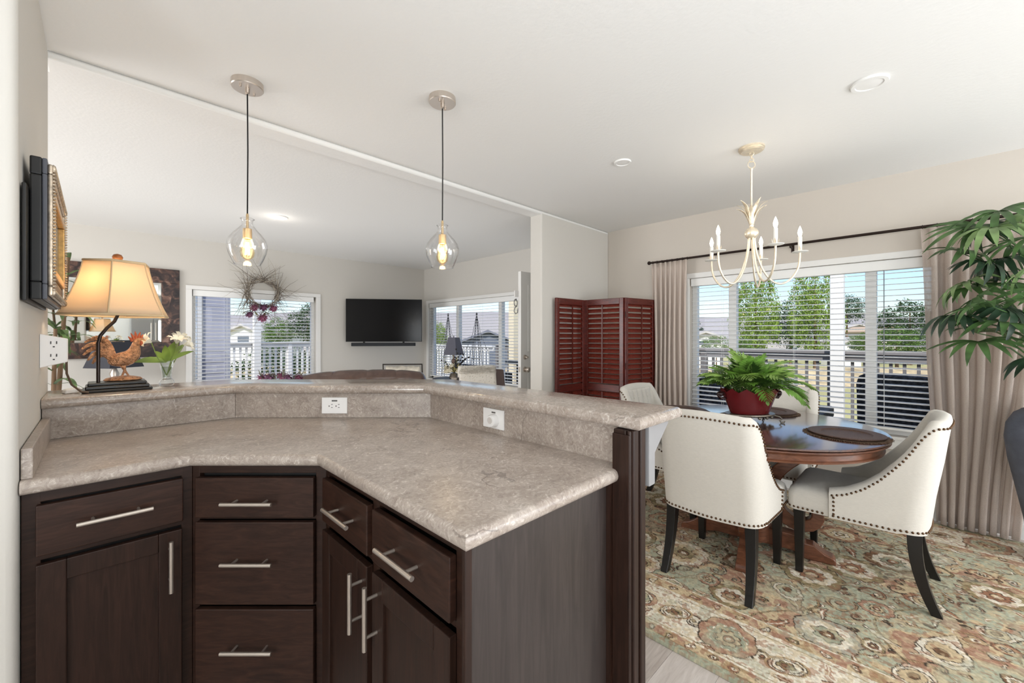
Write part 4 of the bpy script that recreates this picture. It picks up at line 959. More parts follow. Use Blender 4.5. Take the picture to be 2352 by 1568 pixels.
# ------------------------------------------------------------------ on the table
ZT = 0.761
M_MAT = pmat('woven_straw', (96, 74, 56), 0.8, noise=(120, 0.5), bump=(160, 1.0)); M_CHG = pmat('rattan_dark', (86, 62, 50), 0.5, noise=(150, 0.4), bump=(220, 0.8))
for ox, oy, wh in ((-0.04, -0.46, 'near the chair in profile'), (-0.46, 0.03, 'behind the near chair back'), (0.05, 0.46, 'at the bar corner side of the table'), (0.44, 0.02, 'behind the fern bowl near the window')):
    m = thing('placemat', 'round fringed straw placemat ' + wh, 'placemat', (tx+ox, ty+oy, ZT+0.0005), group='placemats on the dining table')
    MB().lathe([(0.001, 0), (0.172, 0), (0.174, 0.003), (0.001, 0.004)], 48, (tx+ox, ty+oy, ZT+0.0005)).build('mat', M_MAT, m, smooth=0.7)
    q = MB()
    for k in range(120):
        a = 2*PI*k/120; r1 = 0.187+0.006*math.sin(k*2.3); w = 0.0016
        q.tube([(tx+ox+0.170*math.cos(a), ty+oy+0.170*math.sin(a), ZT+0.002), (tx+ox+r1*math.cos(a+0.02), ty+oy+r1*math.sin(a+0.02), ZT+0.0022)], w, 4)
    tag(q.build('fringe', M_MAT, m), kind='stuff')
    c_ = thing('charger_plate', 'dark rattan charger plate on the placemat ' + wh, 'plate', (tx+ox, ty+oy, ZT+0.005), group='charger plates on the dining table')
    MB().lathe([(0.001, 0), (0.155, 0), (0.166, 0.006), (0.167, 0.010), (0.160, 0.012), (0.112, 0.010), (0.106, 0.004), (0.001, 0.0035)], 56, (tx+ox, ty+oy, ZT+0.0046)).build('plate', M_CHG, c_, smooth=0.5)

bx_, by_ = tx+0.005, ty+0.015; zs = ZT+0.052
sd = thing('bowl_stand', 'ornate pewter stand with curled feet under the red bowl', 'stand', (bx_, by_, ZT))
Mb = Matrix.Translation((bx_, by_, 0)) @ Matrix.Rotation(math.radians(-38), 4, 'Z')
M_PEW = pmat('pewter', (118, 110, 100), 0.35, 0.85, noise=(60, 0.3))
MB(Mb).lathe([(0.150, zs-0.012), (0.158, zs-0.006), (0.155, zs), (0.001, zs)], 40, sy=0.62).build('tray', M_PEW, sd, smooth=0.6)
for sx, sy in ((1, 1), (1, -1), (-1, 1), (-1, -1)):
    q = MB(Mb); p = (sx*0.125, sy*0.060)
    q.tube([(p[0]*0.95, p[1]*0.95, zs-0.008), (p[0]*1.15, p[1]*1.2, zs-0.014), (p[0]*1.25, p[1]*1.3, zs-0.028), (p[0]*1.15, p[1]*1.2, ZT+0.012), (p[0]*1.2, p[1]*1.25, ZT+0.005), (p[0]*1.32, p[1]*1.4, ZT+0.006), (p[0]*1.34, p[1]*1.42, ZT+0.014)], 0.0048, 8); q.build('foot', M_PEW, sd, smooth=1)
q = MB(Mb)
for k in range(16):
    a = 2*PI*k/16; q.sphere((0.140*math.cos(a), 0.087*math.sin(a), zs-0.018), (0.010, 0.010, 0.009), 8, 5)
tag(q.build('beading', M_PEW, sd, smooth=2), kind='stuff')
bw = thing('planter_bowl', 'oval burgundy bowl with scalloped rim on the dining table', 'bowl', (bx_, by_, zs))
M_RED = pmat('burgundy_glaze', (96, 22, 26), 0.2, coat=0.4, noise=(9, 0.2))
R = []; nb = 72
def bowl_ring(r, z, sc=0, ins=0):
    out = []
    for k in range(nb):
        a = 2*PI*k/nb; ca, sa = math.cos(a), math.sin(a); w = abs((k*12/nb*2) % 2-1); out.append((r*ca, r*0.60*sa, z + sc*(w-0.5)))
    return out
for r, z, s in ((0.118, 0.0, 0), (0.124, 0.008, 0), (0.135, 0.04, 0), (0.152, 0.08, 0), (0.170, 0.118, 0.006), (0.182, 0.146, 0.024), (0.178, 0.146, 0.024), (0.164, 0.118, 0.004), (0.150, 0.09, 0)): R.append(bowl_ring(r, zs+0.001+z, s))
MB(Mb).rings(R).build('bowl', M_RED, bw, smooth=0.6)
for s in (-1, 1):
    q = MB(Mb); q.tube([(s*0.172, 0, zs+0.125), (s*0.195, 0, zs+0.130), (s*0.207, 0, zs+0.112), (s*0.192, 0, zs+0.094), (s*0.162, 0, zs+0.095)], [0.009, 0.012, 0.011, 0.010, 0.007], 10); q.sphere((s*0.198, 0, zs+0.122), (0.018, 0.02, 0.016), 12, 8); q.build('handle', pmat('bowl_handle', (44, 22, 22), 0.3), bw, smooth=1)
fe = thing('fern', 'bushy green lobed fern growing in the burgundy bowl', 'plant', (bx_, by_, zs+0.09))
MB(Mb).lathe([(0.155, zs+0.105), (0.10, zs+0.118), (0.001, zs+0.122)], 28, sy=0.6).build('soil', pmat('soil', (34, 28, 24), 0.95, bump=(80, 1)), fe, smooth=2)
M_FERN = [leafmat('fern_green', (92, 126, 54), 0.35, 0.25, 0.35), leafmat('fern_light', (132, 162, 84), 0.3, 0.3, 0.35), leafmat('fern_deep', (58, 88, 38), 0.35, 0.2, 0.35)]
def frond(l, droop, seed):
    r = random.Random(seed); q = MB(); pts = arc((0, 0, 0), (0.75, 0, 0.85), l, droop, 14); q.tube(pts, [0.0022*(1-0.7*i/14) for i in range(15)], 5)
    for i in range(3, 15):
        t = (i-3)/11; p = Vector(pts[i]); fw = (Vector(pts[min(i+1, 14)])-Vector(pts[i-1])).normalized()
        ll = l*0.34*math.sin(PI*min(1, 0.25+0.72*t))**0.8
        for s in (-1, 1):
            d = (fw*0.75+Vector((0, s, 0))*(1.0-0.5*t)).normalized(); e = arc(p, d, ll*r.uniform(0.8, 1.15), r.uniform(0.3, 0.9), 3); blade(q, e, 0.0055+0.0035*math.sin(PI*t), fold=0.3)
    blade(q, arc(pts[-1], Vector(pts[-1])-Vector(pts[-2]), l*0.12, 0.2, 3), 0.010); return q
fm_ = [frond(0.24, 1.5, 1).mesh('frond', M_FERN[0], 2), frond(0.29, 1.9, 2).mesh('frond', M_FERN[1], 2), frond(0.20, 1.0, 3).mesh('frond', M_FERN[2], 2), frond(0.26, 2.3, 4).mesh('frond', M_FERN[0], 2), frond(0.22, 1.3, 5).mesh('frond', M_FERN[1], 2)]
rr = random.Random(5)
for k in range(84):
    o = bpy.data.objects.new('frond', fm_[k % 5]); COL.objects.link(o); o.parent = fe
    a = k*2.39996+rr.uniform(-0.3, 0.3); r0 = 0.09*math.sqrt((k+0.5)/84)
    loc = Matrix.Rotation(math.radians(-38), 4, 'Z') @ Vector((r0*1.2*math.cos(a), r0*0.7*math.sin(a), 0.028))
    o.location = loc; o.rotation_euler = (rr.uniform(-0.3, 0.3), -1.15*(1-k/84)**1.3+rr.uniform(-0.15, 0.2), a+math.radians(-38)); sc = rr.uniform(0.85, 1.15); o.scale = (sc, sc, sc)

# ------------------------------------------------------------------ chandelier
hx, hy = 2.935, 0.785
cl = thing('chandelier', 'pale gold five-arm candle chandelier over the dining table', 'chandelier', (hx, hy, HC))
M_PG = pmat('pale_gold_leaf', (238, 226, 204), 0.33, 0.6, noise=(40, 0.12))
c = (hx, hy, 0)
MB().lathe([(0.074, HC), (0.074, HC-0.010), (0.068, HC-0.013), (0.070, HC-0.020), (0.060, HC-0.027), (0.012, HC-0.030)], 40, c).build('canopy', M_PG, cl, smooth=0.5)
q = MB()
for k, z in enumerate((HC-0.040, HC-0.060, HC-0.080)): q.torus((hx, hy, z), 0.012, 0.0028, Matrix.Rotation(PI/2, 3, 'X' if k % 2 else 'Y'), 16, 6)
q.torus((hx, hy, HC-0.108), 0.023, 0.0032, Matrix.Rotation(PI/2, 3, (1, -1, 0)) , 24, 6)
q.build('chain', M_PG, cl, smooth=1)
MB().lathe([(0.009, HC-0.131), (0.009, HC-0.140), (0.0055, HC-0.145), (0.0055, 2.03), (0.010, 2.0), (0.008, 1.985)], 14, c).build('stem', M_PG, cl, smooth=0.7)
zk = 1.943
MB().lathe([(0.010, zk+0.060), (0.014, zk+0.048), (0.010, zk+0.040), (0.018, zk+0.034), (0.030, zk+0.026), (0.038, zk+0.012), (0.040, zk), (0.038, zk-0.012), (0.030, zk-0.026), (0.018, zk-0.034), (0.010, zk-0.038)], 28, c).build('hub_ball', M_PG, cl, smooth=0.8)
for ring_n, (n, l, out, ph) in enumerate(((5, 0.185, 0.50, 0.2), (5, 0.15, 0.72, 0.85))):
    for k in range(n):
        a = 2*PI*k/n+ph; p = Vector((hx+0.008*math.cos(a), hy+0.008*math.sin(a), zk+0.045)); d = Vector((math.cos(a)*0.16*(1+ring_n*0.5), math.sin(a)*0.16*(1+ring_n*0.5), 1)).normalized(); pts = [p.copy()]
        for i in range(8):
            p = p+d*(l/8); d = (d+Vector((math.cos(a), math.sin(a), -0.25))*(0.06 if i < 4 else out*0.55)).normalized(); pts.append(p.copy())
        blade(MB(), pts, 0.014, (math.cos(a), math.sin(a), 0.3), 0.35).build('leaf', M_PG, cl, smooth=2, solid=0.002)
M_CAND = pmat('candle_sleeve', (240, 238, 232), 0.5); M_FLAME = pmat('candle_bulb', (255, 244, 226), 0.3, emit=((255, 236, 208), 10))
Rc = 0.27
for k in range(5):
    aa = math.radians((48, 122, 199, 266, 346)[k]); dr = Rc*math.sin(aa); rr_ = Rc*math.cos(aa)
    ux, uy = (dr+rr_)/S2/Rc, (dr-rr_)/S2/Rc
    E_ = lambda r, z: (hx+ux*r, hy+uy*r, z)
    pts = [E_(0.016, zk-0.025), E_(0.022, 1.86), E_(0.034, 1.80), E_(0.060, 1.72), E_(0.098, 1.655), E_(0.140, 1.622), E_(0.180, 1.620), E_(0.222, 1.648), E_(0.255, 1.70), E_(0.268, 1.755), E_(Rc, 1.812)]
    sm = []
    for i in range(len(pts)-1):
        for u in (0, 0.33, 0.66):
            p0, p1, p2, p3 = [Vector(pts[max(0, min(len(pts)-1, i+d))]) for d in (-1, 0, 1, 2)]
            sm.append(0.5*((2*p1)+(p2-p0)*u+(2*p0-5*p1+4*p2-p3)*u*u+(3*p1-p0-3*p2+p3)*u**3))
    sm.append(Vector(pts[-1]))
    arm = MB().tube(sm, 0.0062, 10).build('arm', M_PG, cl, smooth=1.5)
    cc = E_(Rc, 0)
    MB().lathe([(0.010, 1.806), (0.042, 1.812), (0.043, 1.8145), (0.012, 1.8150)], 28, cc).build('drip_pan', M_CAND, arm, smooth=0.5)
    q = MB()
    for j in range(4):
        a = j*PI/2; blade(q, [(cc[0]+0.010*math.cos(a), cc[1]+0.010*math.sin(a), 1.815), (cc[0]+0.016*math.cos(a), cc[1]+0.016*math.sin(a), 1.83), (cc[0]+0.019*math.cos(a), cc[1]+0.019*math.sin(a), 1.848)], 0.007, (math.cos(a), math.sin(a), 0))
    q.build('cup_leaves', M_PG, arm, smooth=1)
    MB().lathe([(0.0115, 1.815), (0.0115, 1.905), (0.009, 1.907)], 16, cc).build('candle_sleeve', M_CAND, arm, smooth=0.6)
    MB().lathe([(0.006, 1.906), (0.010, 1.918), (0.0125, 1.932), (0.009, 1.950), (0.003, 1.966), (0.0005, 1.972)], 14, cc).build('bulb', M_FLAME, arm, smooth=1)
    lamp('candle_light', 'POINT', (cc[0], cc[1], 1.945), (0, 0, 0), 1.0, (1.0, 0.88, 0.72), 0.015)

# ------------------------------------------------------------------ curtains and rod
rd = thing('curtain_rod', 'dark bronze curtain rod above the wide window', 'rod', (4.07, 0.8, 2.055))
ZR = 2.052; xr = 4.068
MB().tube([(xr, 2.035, ZR), (xr, -0.80, ZR)], 0.0105, 12).build('rod', M_BRONZE, rd, smooth=1)
for yy in (2.045, -0.81): MB().sphere((xr, yy, ZR), 0.019, 14, 10).build('finial', M_BRONZE, rd, smooth=2)
for yy in (1.93, 0.80, -0.70):
    q = MB(); q.tube([(XW, yy, ZR-0.022), (xr, yy, ZR-0.022), (xr-0.002, yy, ZR-0.012)], 0.006, 8); q.box(XW-0.004, yy-0.011, ZR-0.055, XW, yy+0.011, ZR+0.01); q.build('bracket', M_BRONZE, rd, smooth=0.7)
def curtain(label, mat, y0t, y1t, y0b, y1b, nf, zt, zb, seed, amp=0.03):
    c = thing('curtain', label, 'curtain', (xr, (y0b+y1b)/2, zb)); r = random.Random(seed); ph = [r.uniform(-0.5, 0.5) for _ in range(nf*2+2)]; NU = nf*14+1; NV = 26; X = [r.uniform(0.75, 1.25) for _ in range(nf+2)]
    def Pf(i, j):
        u = i/(NU-1); v = j/(NV-1); z = zt+(zb-zt)*v; f = u*nf; k = int(min(f, nf-1)); a = 2*PI*f+0.5*math.sin(3*u*PI+v*0.8+seed)
        pin = math.exp(-((z-(zt-0.085))/0.05)**2)
        am = amp*X[k]*(0.55+0.45*min(1, v*4))*(1-0.35*pin)*(1+0.35*v)
        y = (y0t+(y1t-y0t)*u)*(1-v)+(y0b+(y1b-y0b)*u)*v + 0.010*math.sin(2*a+0.6)*(0.4+0.6*v) + 0.010*math.sin(7*v+5*u+seed)*v
        return (xr-0.012+am*math.sin(a)+0.008*math.sin(3*v+u*4), y, z)
    MB().grid(Pf, NU, NV).build('cloth', mat, c, smooth=2, solid=0.0012, fix=False)
    q = MB()
    for k in range(nf+1):
        yy = y0t+(y1t-y0t)*min(0.985, max(0.015, k/nf)); q.torus((xr, yy, ZR-0.001), 0.013, 0.002, Matrix.Rotation(PI/2, 3, 'X'), 14, 5)
    q.build('rings', M_BRONZE, c, smooth=1)
curtain('pleated beige curtain left of the wide window beside the louvered screen', clothmat('curtain_beige', (228, 216, 206), 0.4), 2.01, 1.645, 1.975, 1.65, 7, ZR-0.014, 0.02, 2, 0.028)
curtain('sheer beige curtain right of the wide window behind the palm', clothmat('curtain_sheer', (226, 214, 205), 0.40, 0.34), 0.03, -0.62, -0.05, -0.40, 8, ZR-0.014, 0.022, 5, 0.032)

# ------------------------------------------------------------------ louvered folding screen
M_MAH = wood('mahogany', (62, 20, 16), (108, 42, 32), (2, 2, 9), 5, 0.3, coat=0.15); M_MAHH = wood('mahogany_slat', (74, 24, 18), (128, 52, 38), (5, 5, 5), 4, 0.32)
sc_ = thing('folding_screen', 'three-panel mahogany louvered folding screen in the room corner', 'screen', (3.6, 2.3, 0.0))
corners = [(3.142, 2.545), (3.59, 2.523), (3.605, 2.07), (4.066, 1.99)]
HS = 1.665
for k in range(3):
    (xa, ya), (xb, yb) = corners[k], corners[k+1]; w = math.hypot(xb-xa, yb-ya)-0.006; ang = math.atan2(yb-ya, xb-xa)
    Mp = Matrix.Translation((xa, ya, 0.0)) @ Matrix.Rotation(ang, 4, 'Z') @ Matrix.Translation((0.003, 0, 0)); t = 0.014; sw = 0.042
    q = MB(Mp); q.box(0, -t, 0.02, sw, t, HS).box(w-sw, -t, 0.02, w, t, HS).box(sw, -t, HS-0.06, w-sw, t, HS).box(sw, -t, 0.02, w-sw, t, 0.13).box(sw, -t, 0.74, w-sw, t, 0.81)
    pn = q.build('panel', M_MAH, sc_, bevel=0.003)
    q = MB(Mp); q.box(0.01, -0.012, 0, 0.03, 0.012, 0.02).box(w-0.03, -0.012, 0, w-0.01, 0.012, 0.02); q.build('feet', M_MAH, pn)
    s0 = None
    for z in [0.84+0.0505*i for i in range(16)]+[0.158+0.0505*i for i in range(12)]:
        if s0 is None:
            q = MB(Mp); a = 0.92; n = 6; pr = []
            for i in range(n): u = -1+2*i/(n-1); d = 0.024*u; pr.append((d*math.cos(a)-0.0035*(1-u*u)*math.sin(a), d*math.sin(a)+0.0035*(1-u*u)*math.cos(a)))
            pr += [(d*0.96+0.003*math.sin(a), h*0.96-0.003*math.cos(a)) for d, h in reversed([(0.024*(-1+2*i/(n-1))*math.cos(a), 0.024*(-1+2*i/(n-1))*math.sin(a)) for i in range(n)])]
            q.rings([[(x, -d, z-h) for d, h in pr] for x in (sw+0.001, w-sw-0.001)]); s0 = q.build('slat', M_MAHH, pn, smooth=0.7); z0_ = z
        else:
            s = s0.copy(); COL.objects.link(s); s.location.z += z-z0_
    for za, zb_ in ((0.82, HS-0.065), (0.14, 0.735)):
        q = MB(Mp); q.box(w*0.5-0.006, -0.030, za, w*0.5+0.006, -0.022, zb_); q.build('tilt_rod', M_MAH, pn)
for (xx, yy) in corners[1:3]:
    for z in (0.35, 1.0, 1.50):
        q = MB(); q.tube([(xx, yy-0.017, z-0.03), (xx, yy-0.017, z+0.03)], 0.004, 8); q.build('hinge', M_BRONZE, sc_, smooth=1)

# ------------------------------------------------------------------ urn with palm
ux_, uy_ = 3.80, -0.52
ur = thing('floor_urn', 'tall blue grey urn holding the palm by right curtain', 'urn', (ux_, uy_, 0.0))
M_URN = pmat('urn_blue_grey', (92, 96, 108), 0.55, noise=(12, 0.25), bump=(60, 0.2))
pr = [(0.10, 0.0), (0.112, 0.012), (0.105, 0.05), (0.108, 0.12), (0.125, 0.25), (0.155, 0.42), (0.184, 0.58), (0.197, 0.70), (0.190, 0.78), (0.160, 0.845), (0.115, 0.88), (0.098, 0.90), (0.100, 0.912), (0.112, 0.920), (0.115, 0.93), (0.108, 0.936), (0.092, 0.93), (0.088, 0.89)]
MB().lathe(pr, 48, (ux_, uy_, 0)).build('body', M_URN, ur, smooth=0.9)
MB().torus((ux_, uy_, 0.865), 0.128, 0.006, None, 40, 6).build('shoulder_band', M_URN, ur, smooth=2)
pl = thing('fan_palm', 'fan palm with drooping leaves standing in the tall grey urn', 'palm', (ux_, uy_, 0.89))
MB().lathe([(0.087, 0.893), (0.04, 0.900), (0.001, 0.902)], 24, (ux_, uy_, 0)).build('moss', pmat('moss', (120, 104, 70), 0.95, bump=(90, 1)), pl, smooth=2)
M_PALM = [leafmat('palm_green', (72, 100, 58), 0.3, 0.3, 0.4), leafmat('palm_light', (126, 152, 100), 0.25, 0.35, 0.4), leafmat('palm_dark', (48, 70, 52), 0.3, 0.25, 0.35)]
def fan(nl, l, spread, droop, seed):
    r = random.Random(seed); q = MB()
    for i in range(nl):
        a = -spread/2+spread*i/(nl-1); ll = l*(1-0.25*abs(a)/(spread/2))*r.uniform(0.88, 1.1); e = arc((0, 0, 0), (math.cos(a), math.sin(a), 0.35+0.1*r.random()), ll, droop*r.uniform(0.7, 1.25), 7); blade(q, e, 0.017, fold=0.25)
    return q
pm = [fan(11, 0.27, 3.4, 1.5, 1), fan(12, 0.25, 4.0, 2.2, 2), fan(10, 0.30, 2.8, 1.2, 3), fan(12, 0.24, 3.8, 2.8, 4)]
pmesh = [[pm[i].mesh('leaf', M_PALM[m], 2) for m in range(3)] for i in range(4)]
rp = random.Random(11)
hubs = []
for k, (sx, z, dd) in enumerate([(-0.33, 1.99, 0), (-0.43, 1.88, -0.05), (-0.29, 1.81, -0.15), (-0.37, 1.70, 0.05), (-0.22, 1.67, -0.12), (-0.43, 1.50, 0.0), (-0.25, 1.48, -0.15), (-0.50, 1.40, 0.06), (-0.38, 1.36, -0.06), (-0.20, 1.33, -0.18), (-0.42, 1.26, 0.02), (-0.23, 1.16, -0.1), (-0.20, 1.97, -0.05), (-0.12, 1.80, 0.1), (-0.10, 1.55, 0.0), (-0.26, 1.93, 0.12), (-0.32, 1.58, 0.15), (-0.38, 1.60, 0.10), (-0.30, 1.31, 0.14), (0.05, 1.90, -0.1), (0.03, 1.40, -0.1), (-0.42, 1.77, 0.10), (-0.36, 1.93, 0.08), (-0.25, 1.73, 0.05), (-0.46, 1.45, -0.08), (0.12, 1.65, -0.1), (-0.14, 1.42, -0.2), (-0.32, 1.44, -0.02)]):
    hubs.append(((sx+dd)/S2, (-sx+dd)/S2, z, k % 4, (0, 1, 0, 2, 1, 0, 0, 2)[k % 8]))
for k, (dx, dy, z, vi, mi) in enumerate(hubs):
    hub = Vector((ux_+dx, uy_+dy, z)); a = math.atan2(0.1, -0.9)+rp.uniform(-1.0, 1.0)
    lf = bpy.data.objects.new('leaf', pmesh[vi][mi]); COL.objects.link(lf); adopt(lf, pl)
    lf.location = hub; lf.rotation_euler = (rp.uniform(-0.5, 0.5), rp.uniform(0.0, 0.6), a)
    sm = [Vector((ux_+0.02*math.cos(k), uy_+0.02*math.sin(k), 0.895)), Vector((ux_+dx*0.2, uy_+dy*0.2, 0.9+(z-0.9)*0.55)), Vector((ux_+dx*0.6, uy_+dy*0.6, 0.9+(z-0.9)*0.9)), hub]
    MB().tube(sm, [0.006, 0.005, 0.004, 0.0025], 6).build('stem', M_PALM[0], pl, smooth=1)
# ------------------------------------------------------------------ living room
mi = thing('wall_mirror', 'wide wall mirror with dark mottled frame behind the table lamp', 'mirror', (-0.1, YW, 1.55))
m0, m1, z0, z1 = -0.86, 0.70, 1.05, 2.085; fw = 0.165
M_MOT = pmat('mottled_bronze', (52, 40, 37), 0.38, 0.2)
N = M_MOT.node_tree.nodes; L = M_MOT.node_tree.links; tc = N.new('ShaderNodeTexCoord'); nz = N.new('ShaderNodeTexNoise'); nz.inputs['Scale'].default_value = 9; nz.inputs['Detail'].default_value = 7; nz.inputs['Distortion'].default_value = 1.5
L.new(tc.outputs['Object'], nz.inputs['Vector']); r_ = ramp(N, [(0.35, (30, 24, 24)), (0.5, (58, 44, 42)), (0.6, (92, 66, 56)), (0.72, (140, 110, 96))]); L.new(nz.outputs[0], r_.inputs[0]); L.new(r_.outputs[0], N['Principled BSDF'].inputs['Base Color'])
q = MB(); q.box(m0, YW-0.035, z1-fw, m1, YW-0.002, z1).box(m0, YW-0.035, z0, m1, YW-0.002, z0+fw).box(m0, YW-0.035, z0+fw, m0+fw, YW-0.002, z1-fw).box(m1-fw, YW-0.035, z0+fw, m1, YW-0.002, z1-fw); q.build('frame', M_MOT, mi, bevel=0.004)
MB().box(m0+fw, YW-0.016, z0+fw, m1-fw, YW-0.010, z1-fw).build('mirror_glass', M_MIRROR, mi)
q = MB(); b0 = 0.03; a0, a1, c0, c1 = m0+fw, m1-fw, z0+fw, z1-fw
for A_, B_ in (((a0, c0), (a1, c0)), ((a1, c0), (a1, c1)), ((a1, c1), (a0, c1)), ((a0, c1), (a0, c0))):
    cx, cz = (a0+a1)/2, (c0+c1)/2; f = lambda p: (p[0]+(b0 if p[0] < cx else -b0), p[1]+(b0 if p[1] < cz else -b0)); C_, D_ = f(B_), f(A_)
    q.add([(A_[0], YW-0.0165, A_[1]), (B_[0], YW-0.0165, B_[1]), (C_[0], YW-0.021, C_[1]), (D_[0], YW-0.021, D_[1])], [(0, 1, 2, 3)])
q.build('bevelled_edge', M_MIRROR, mi)

tvA = Vector((2.69, 6.30, 0)); tvB = Vector((3.61, 5.615, 0)); u = (tvB-tvA).normalized(); wT = (tvB-tvA).length
Mt = Matrix(((u.x, u.y, 0, tvA.x), (u.y, -u.x, 0, tvA.y), (0, 0, 1, 0), (0, 0, 0, 1)))     # local y points to the room centre: (u.y, -u.x)
tv = thing('television', 'black flat television mounted across the living room corner', 'television', (3.2, 6.0, 1.2))
MB(Mt).box(0, -0.045, 1.205, wT, -0.004, 1.868).build('casing', M_BLACK, tv, bevel=0.004)
MB(Mt).box(0.007, -0.0042, 1.213, wT-0.007, -0.002, 1.862).build('display', pmat('display_black', (7, 8, 11), 0.16, spec=0.16), tv)
q = MB(); c_ = Mt @ Vector((wT/2, -0.046, 1.53)); q.tube([tuple(c_), (3.5, 6.2, 1.53), (3.55, 6.36, 1.53)], 0.02, 8); q.box(3.45, 6.36, 1.43, 3.65, 6.396, 1.63); q.build('wall_arm', M_BLACK, tv, smooth=0.7)
sb = thing('soundbar', 'slim black soundbar mounted just under the television', 'soundbar', tuple(Mt @ Vector((wT/2, 0, 1.15))))
MB(Mt).box(0.085, -0.045, 1.138, wT-0.10, 0.02, 1.19).build('bar_body', pmat('soundbar_cloth', (34, 36, 40), 0.8), sb, bevel=0.006)
q = MB(Mt)
for x in (0.25, wT-0.3): q.box(x, -0.040, 1.18, x+0.03, -0.034, 1.22)
q.build('bracket', M_BLACK, sb)

# twig wreath hanging before the back window
wr_ = thing('twig_wreath', 'grey twig wreath with purple flowers hung before the window', 'wreath', (1.56, YW-0.05, 1.87))
wc = Vector((1.575, YW-0.075, 1.865)); rw = random.Random(4)
M_TWIG = pmat('twig_grey', (112, 102, 92), 0.85, noise=(30, 0.35)); M_TWIG2 = pmat('twig_pale', (168, 158, 142), 0.85)
q = MB(); q2 = MB()
for k in range(330):
    a = rw.uniform(0, 2*PI); R0 = rw.uniform(0.145, 0.205); p = wc + Vector((R0*math.cos(a), rw.uniform(-0.03, 0.03), R0*math.sin(a))); tg = Vector((-math.sin(a), 0, math.cos(a)))*rw.choice([-1, 1]); rd_ = Vector((math.cos(a), 0, math.sin(a)))
    long_ = rw.random() < 0.55
    d = (tg*rw.uniform(0.5, 1.3)+rd_*(rw.uniform(0.15, 1.2) if long_ else rw.uniform(-0.1, 0.2))+Vector((0, -rw.uniform(0, 0.45), 0))).normalized(); l = rw.uniform(0.12, 0.38)*(0.75+0.5*rw.random()) if long_ else rw.uniform(0.12, 0.25)
    pts = [p]
    for i in range(5): pts.append(pts[-1]+d*(l/5)); d = (d+Vector((rw.uniform(-.25, .25), rw.uniform(-.1, .1), rw.uniform(-.25, .25)))+(Vector((0, 0, 0)) if long_ else -rd_*0.28)).normalized(); 
    for p_ in pts: p_.y = min(p_.y, YW-0.012)
    w = rw.uniform(0.0018, 0.0046); (q if k % 3 else q2).tube(pts, [w*(1-0.75*i/5) for i in range(6)], 5)
tag(q.build('twigs', M_TWIG, wr_, smooth=1, fix=False), kind='stuff'); tag(q2.build('pale_twigs', M_TWIG2, wr_, smooth=1, fix=False), kind='stuff')
M_PUR = [pmat('flower_purple', (150, 88, 116), 0.8), pmat('flower_plum', (118, 76, 104), 0.8)]
def bloom(c, r, m, parent, n=26):
    q = MB()
    for k in range(n):
        a = k*2.39996; e = math.acos(1-1.25*(k+0.5)/n); d = Vector((math.cos(a)*math.sin(e), -math.cos(e), math.sin(a)*math.sin(e))); p = Vector(c)
        blade(q, [p+d*r*0.25, p+d*r*0.7, p+d*r], r*0.26, (math.cos(a+1), 0.3, math.sin(a+1)))
    q.sphere(c, r*0.4, 8, 6); return q.build('flower', m, parent, smooth=2)
for k, (dx, dz, r) in enumerate(((-0.12, -0.19, 0.065), (-0.01, -0.18, 0.065), (0.11, -0.19, 0.065), (-0.17, -0.28, 0.06), (-0.02, -0.32, 0.075))): bloom(wc+Vector((dx, -0.045, dz)), r, M_PUR[k % 2], wr_)
q = MB()
for k in range(9): blade(q, arc(wc+Vector((rw.uniform(-.2, .15), -0.04, -0.25)), (rw.uniform(-1, 1), -0.3, rw.uniform(-0.6, 0.5)), 0.09, 0.4), 0.013)
q.build('leaves', leafmat('sage_leaf', (146, 146, 110)), wr_, smooth=2)
MB().tube([wc+Vector((0, 0.02, 0.19)), wc+Vector((0, 0.055, 0.27))], 0.002, 5).build('hanger', M_TWIG2, wr_)

# leather sofa seen from behind
M_LEA = pmat('leather_brown', (84, 64, 56), 0.24, noise=(14, 0.2), bump=(90, 0.1), coat=0.3)
so = thing('sofa', 'brown leather sofa with rolled seamed back beyond the bar', 'sofa', (2.0, 4.3, 0))
sA, sB = Vector((1.36, 4.72, 0)), Vector((2.58, 3.90, 0)); u = (sB-sA).normalized(); ws = (sB-sA).length
Ms = Matrix(((u.x, -u.y, 0, sA.x), (u.y, u.x, 0, sA.y), (0, 0, 1, 0), (0, 0, 0, 1)))     # local x along the back, y towards the seats
def hs(t): return 0.925 - 0.075*abs(2*t-1.12)**3.0
secs = [(0.0, 0.32), (0.32, 0.56), (0.56, 0.77), (0.77, 1.0)]
for a, b_ in secs:
    R = []
    for i in range(13):
        t = a+(b_-a)*i/12; pin = 0.0035*math.exp(-min(i, 12-i)**2/1.2); h = hs(t)-pin; endr = 0.06*max(0, 1-(1-t)/0.05)**2 + 0.06*max(0, 1-t/0.05)**2; ring_ = []
        for k in range(14): an = 2*PI*k/14; ring_.append((ws*t, 0.10+(0.105-pin-endr)*math.cos(an), h-0.10-0.5*endr+(0.10-pin-endr)*math.sin(an)))
        R.append(ring_)
    MB(Ms).rings(R).build('back_cushion', M_LEA, so, smooth=1.4)
MB(Ms).box(0.02, 0.02, 0.08, ws-0.02, 0.20, 0.80).build('back', M_LEA, so, bevel=0.03)
MB(Ms).box(0.02, 0.18, 0.08, ws-0.02, 0.95, 0.44).build('seat', M_LEA, so, bevel=0.05)
for x0 in (0.02, ws-0.2): MB(Ms).box(x0, 0.10, 0.08, x0+0.18, 0.93, 0.62).build('arm', M_LEA, so, bevel=0.06)
q = MB(Ms)
for x in (0.08, ws-0.08):
    for y in (0.08, 0.88): q.box(x-0.03, y-0.03, 0, x+0.03, y+0.03, 0.085)
q.build('feet', M_BLACK, so)

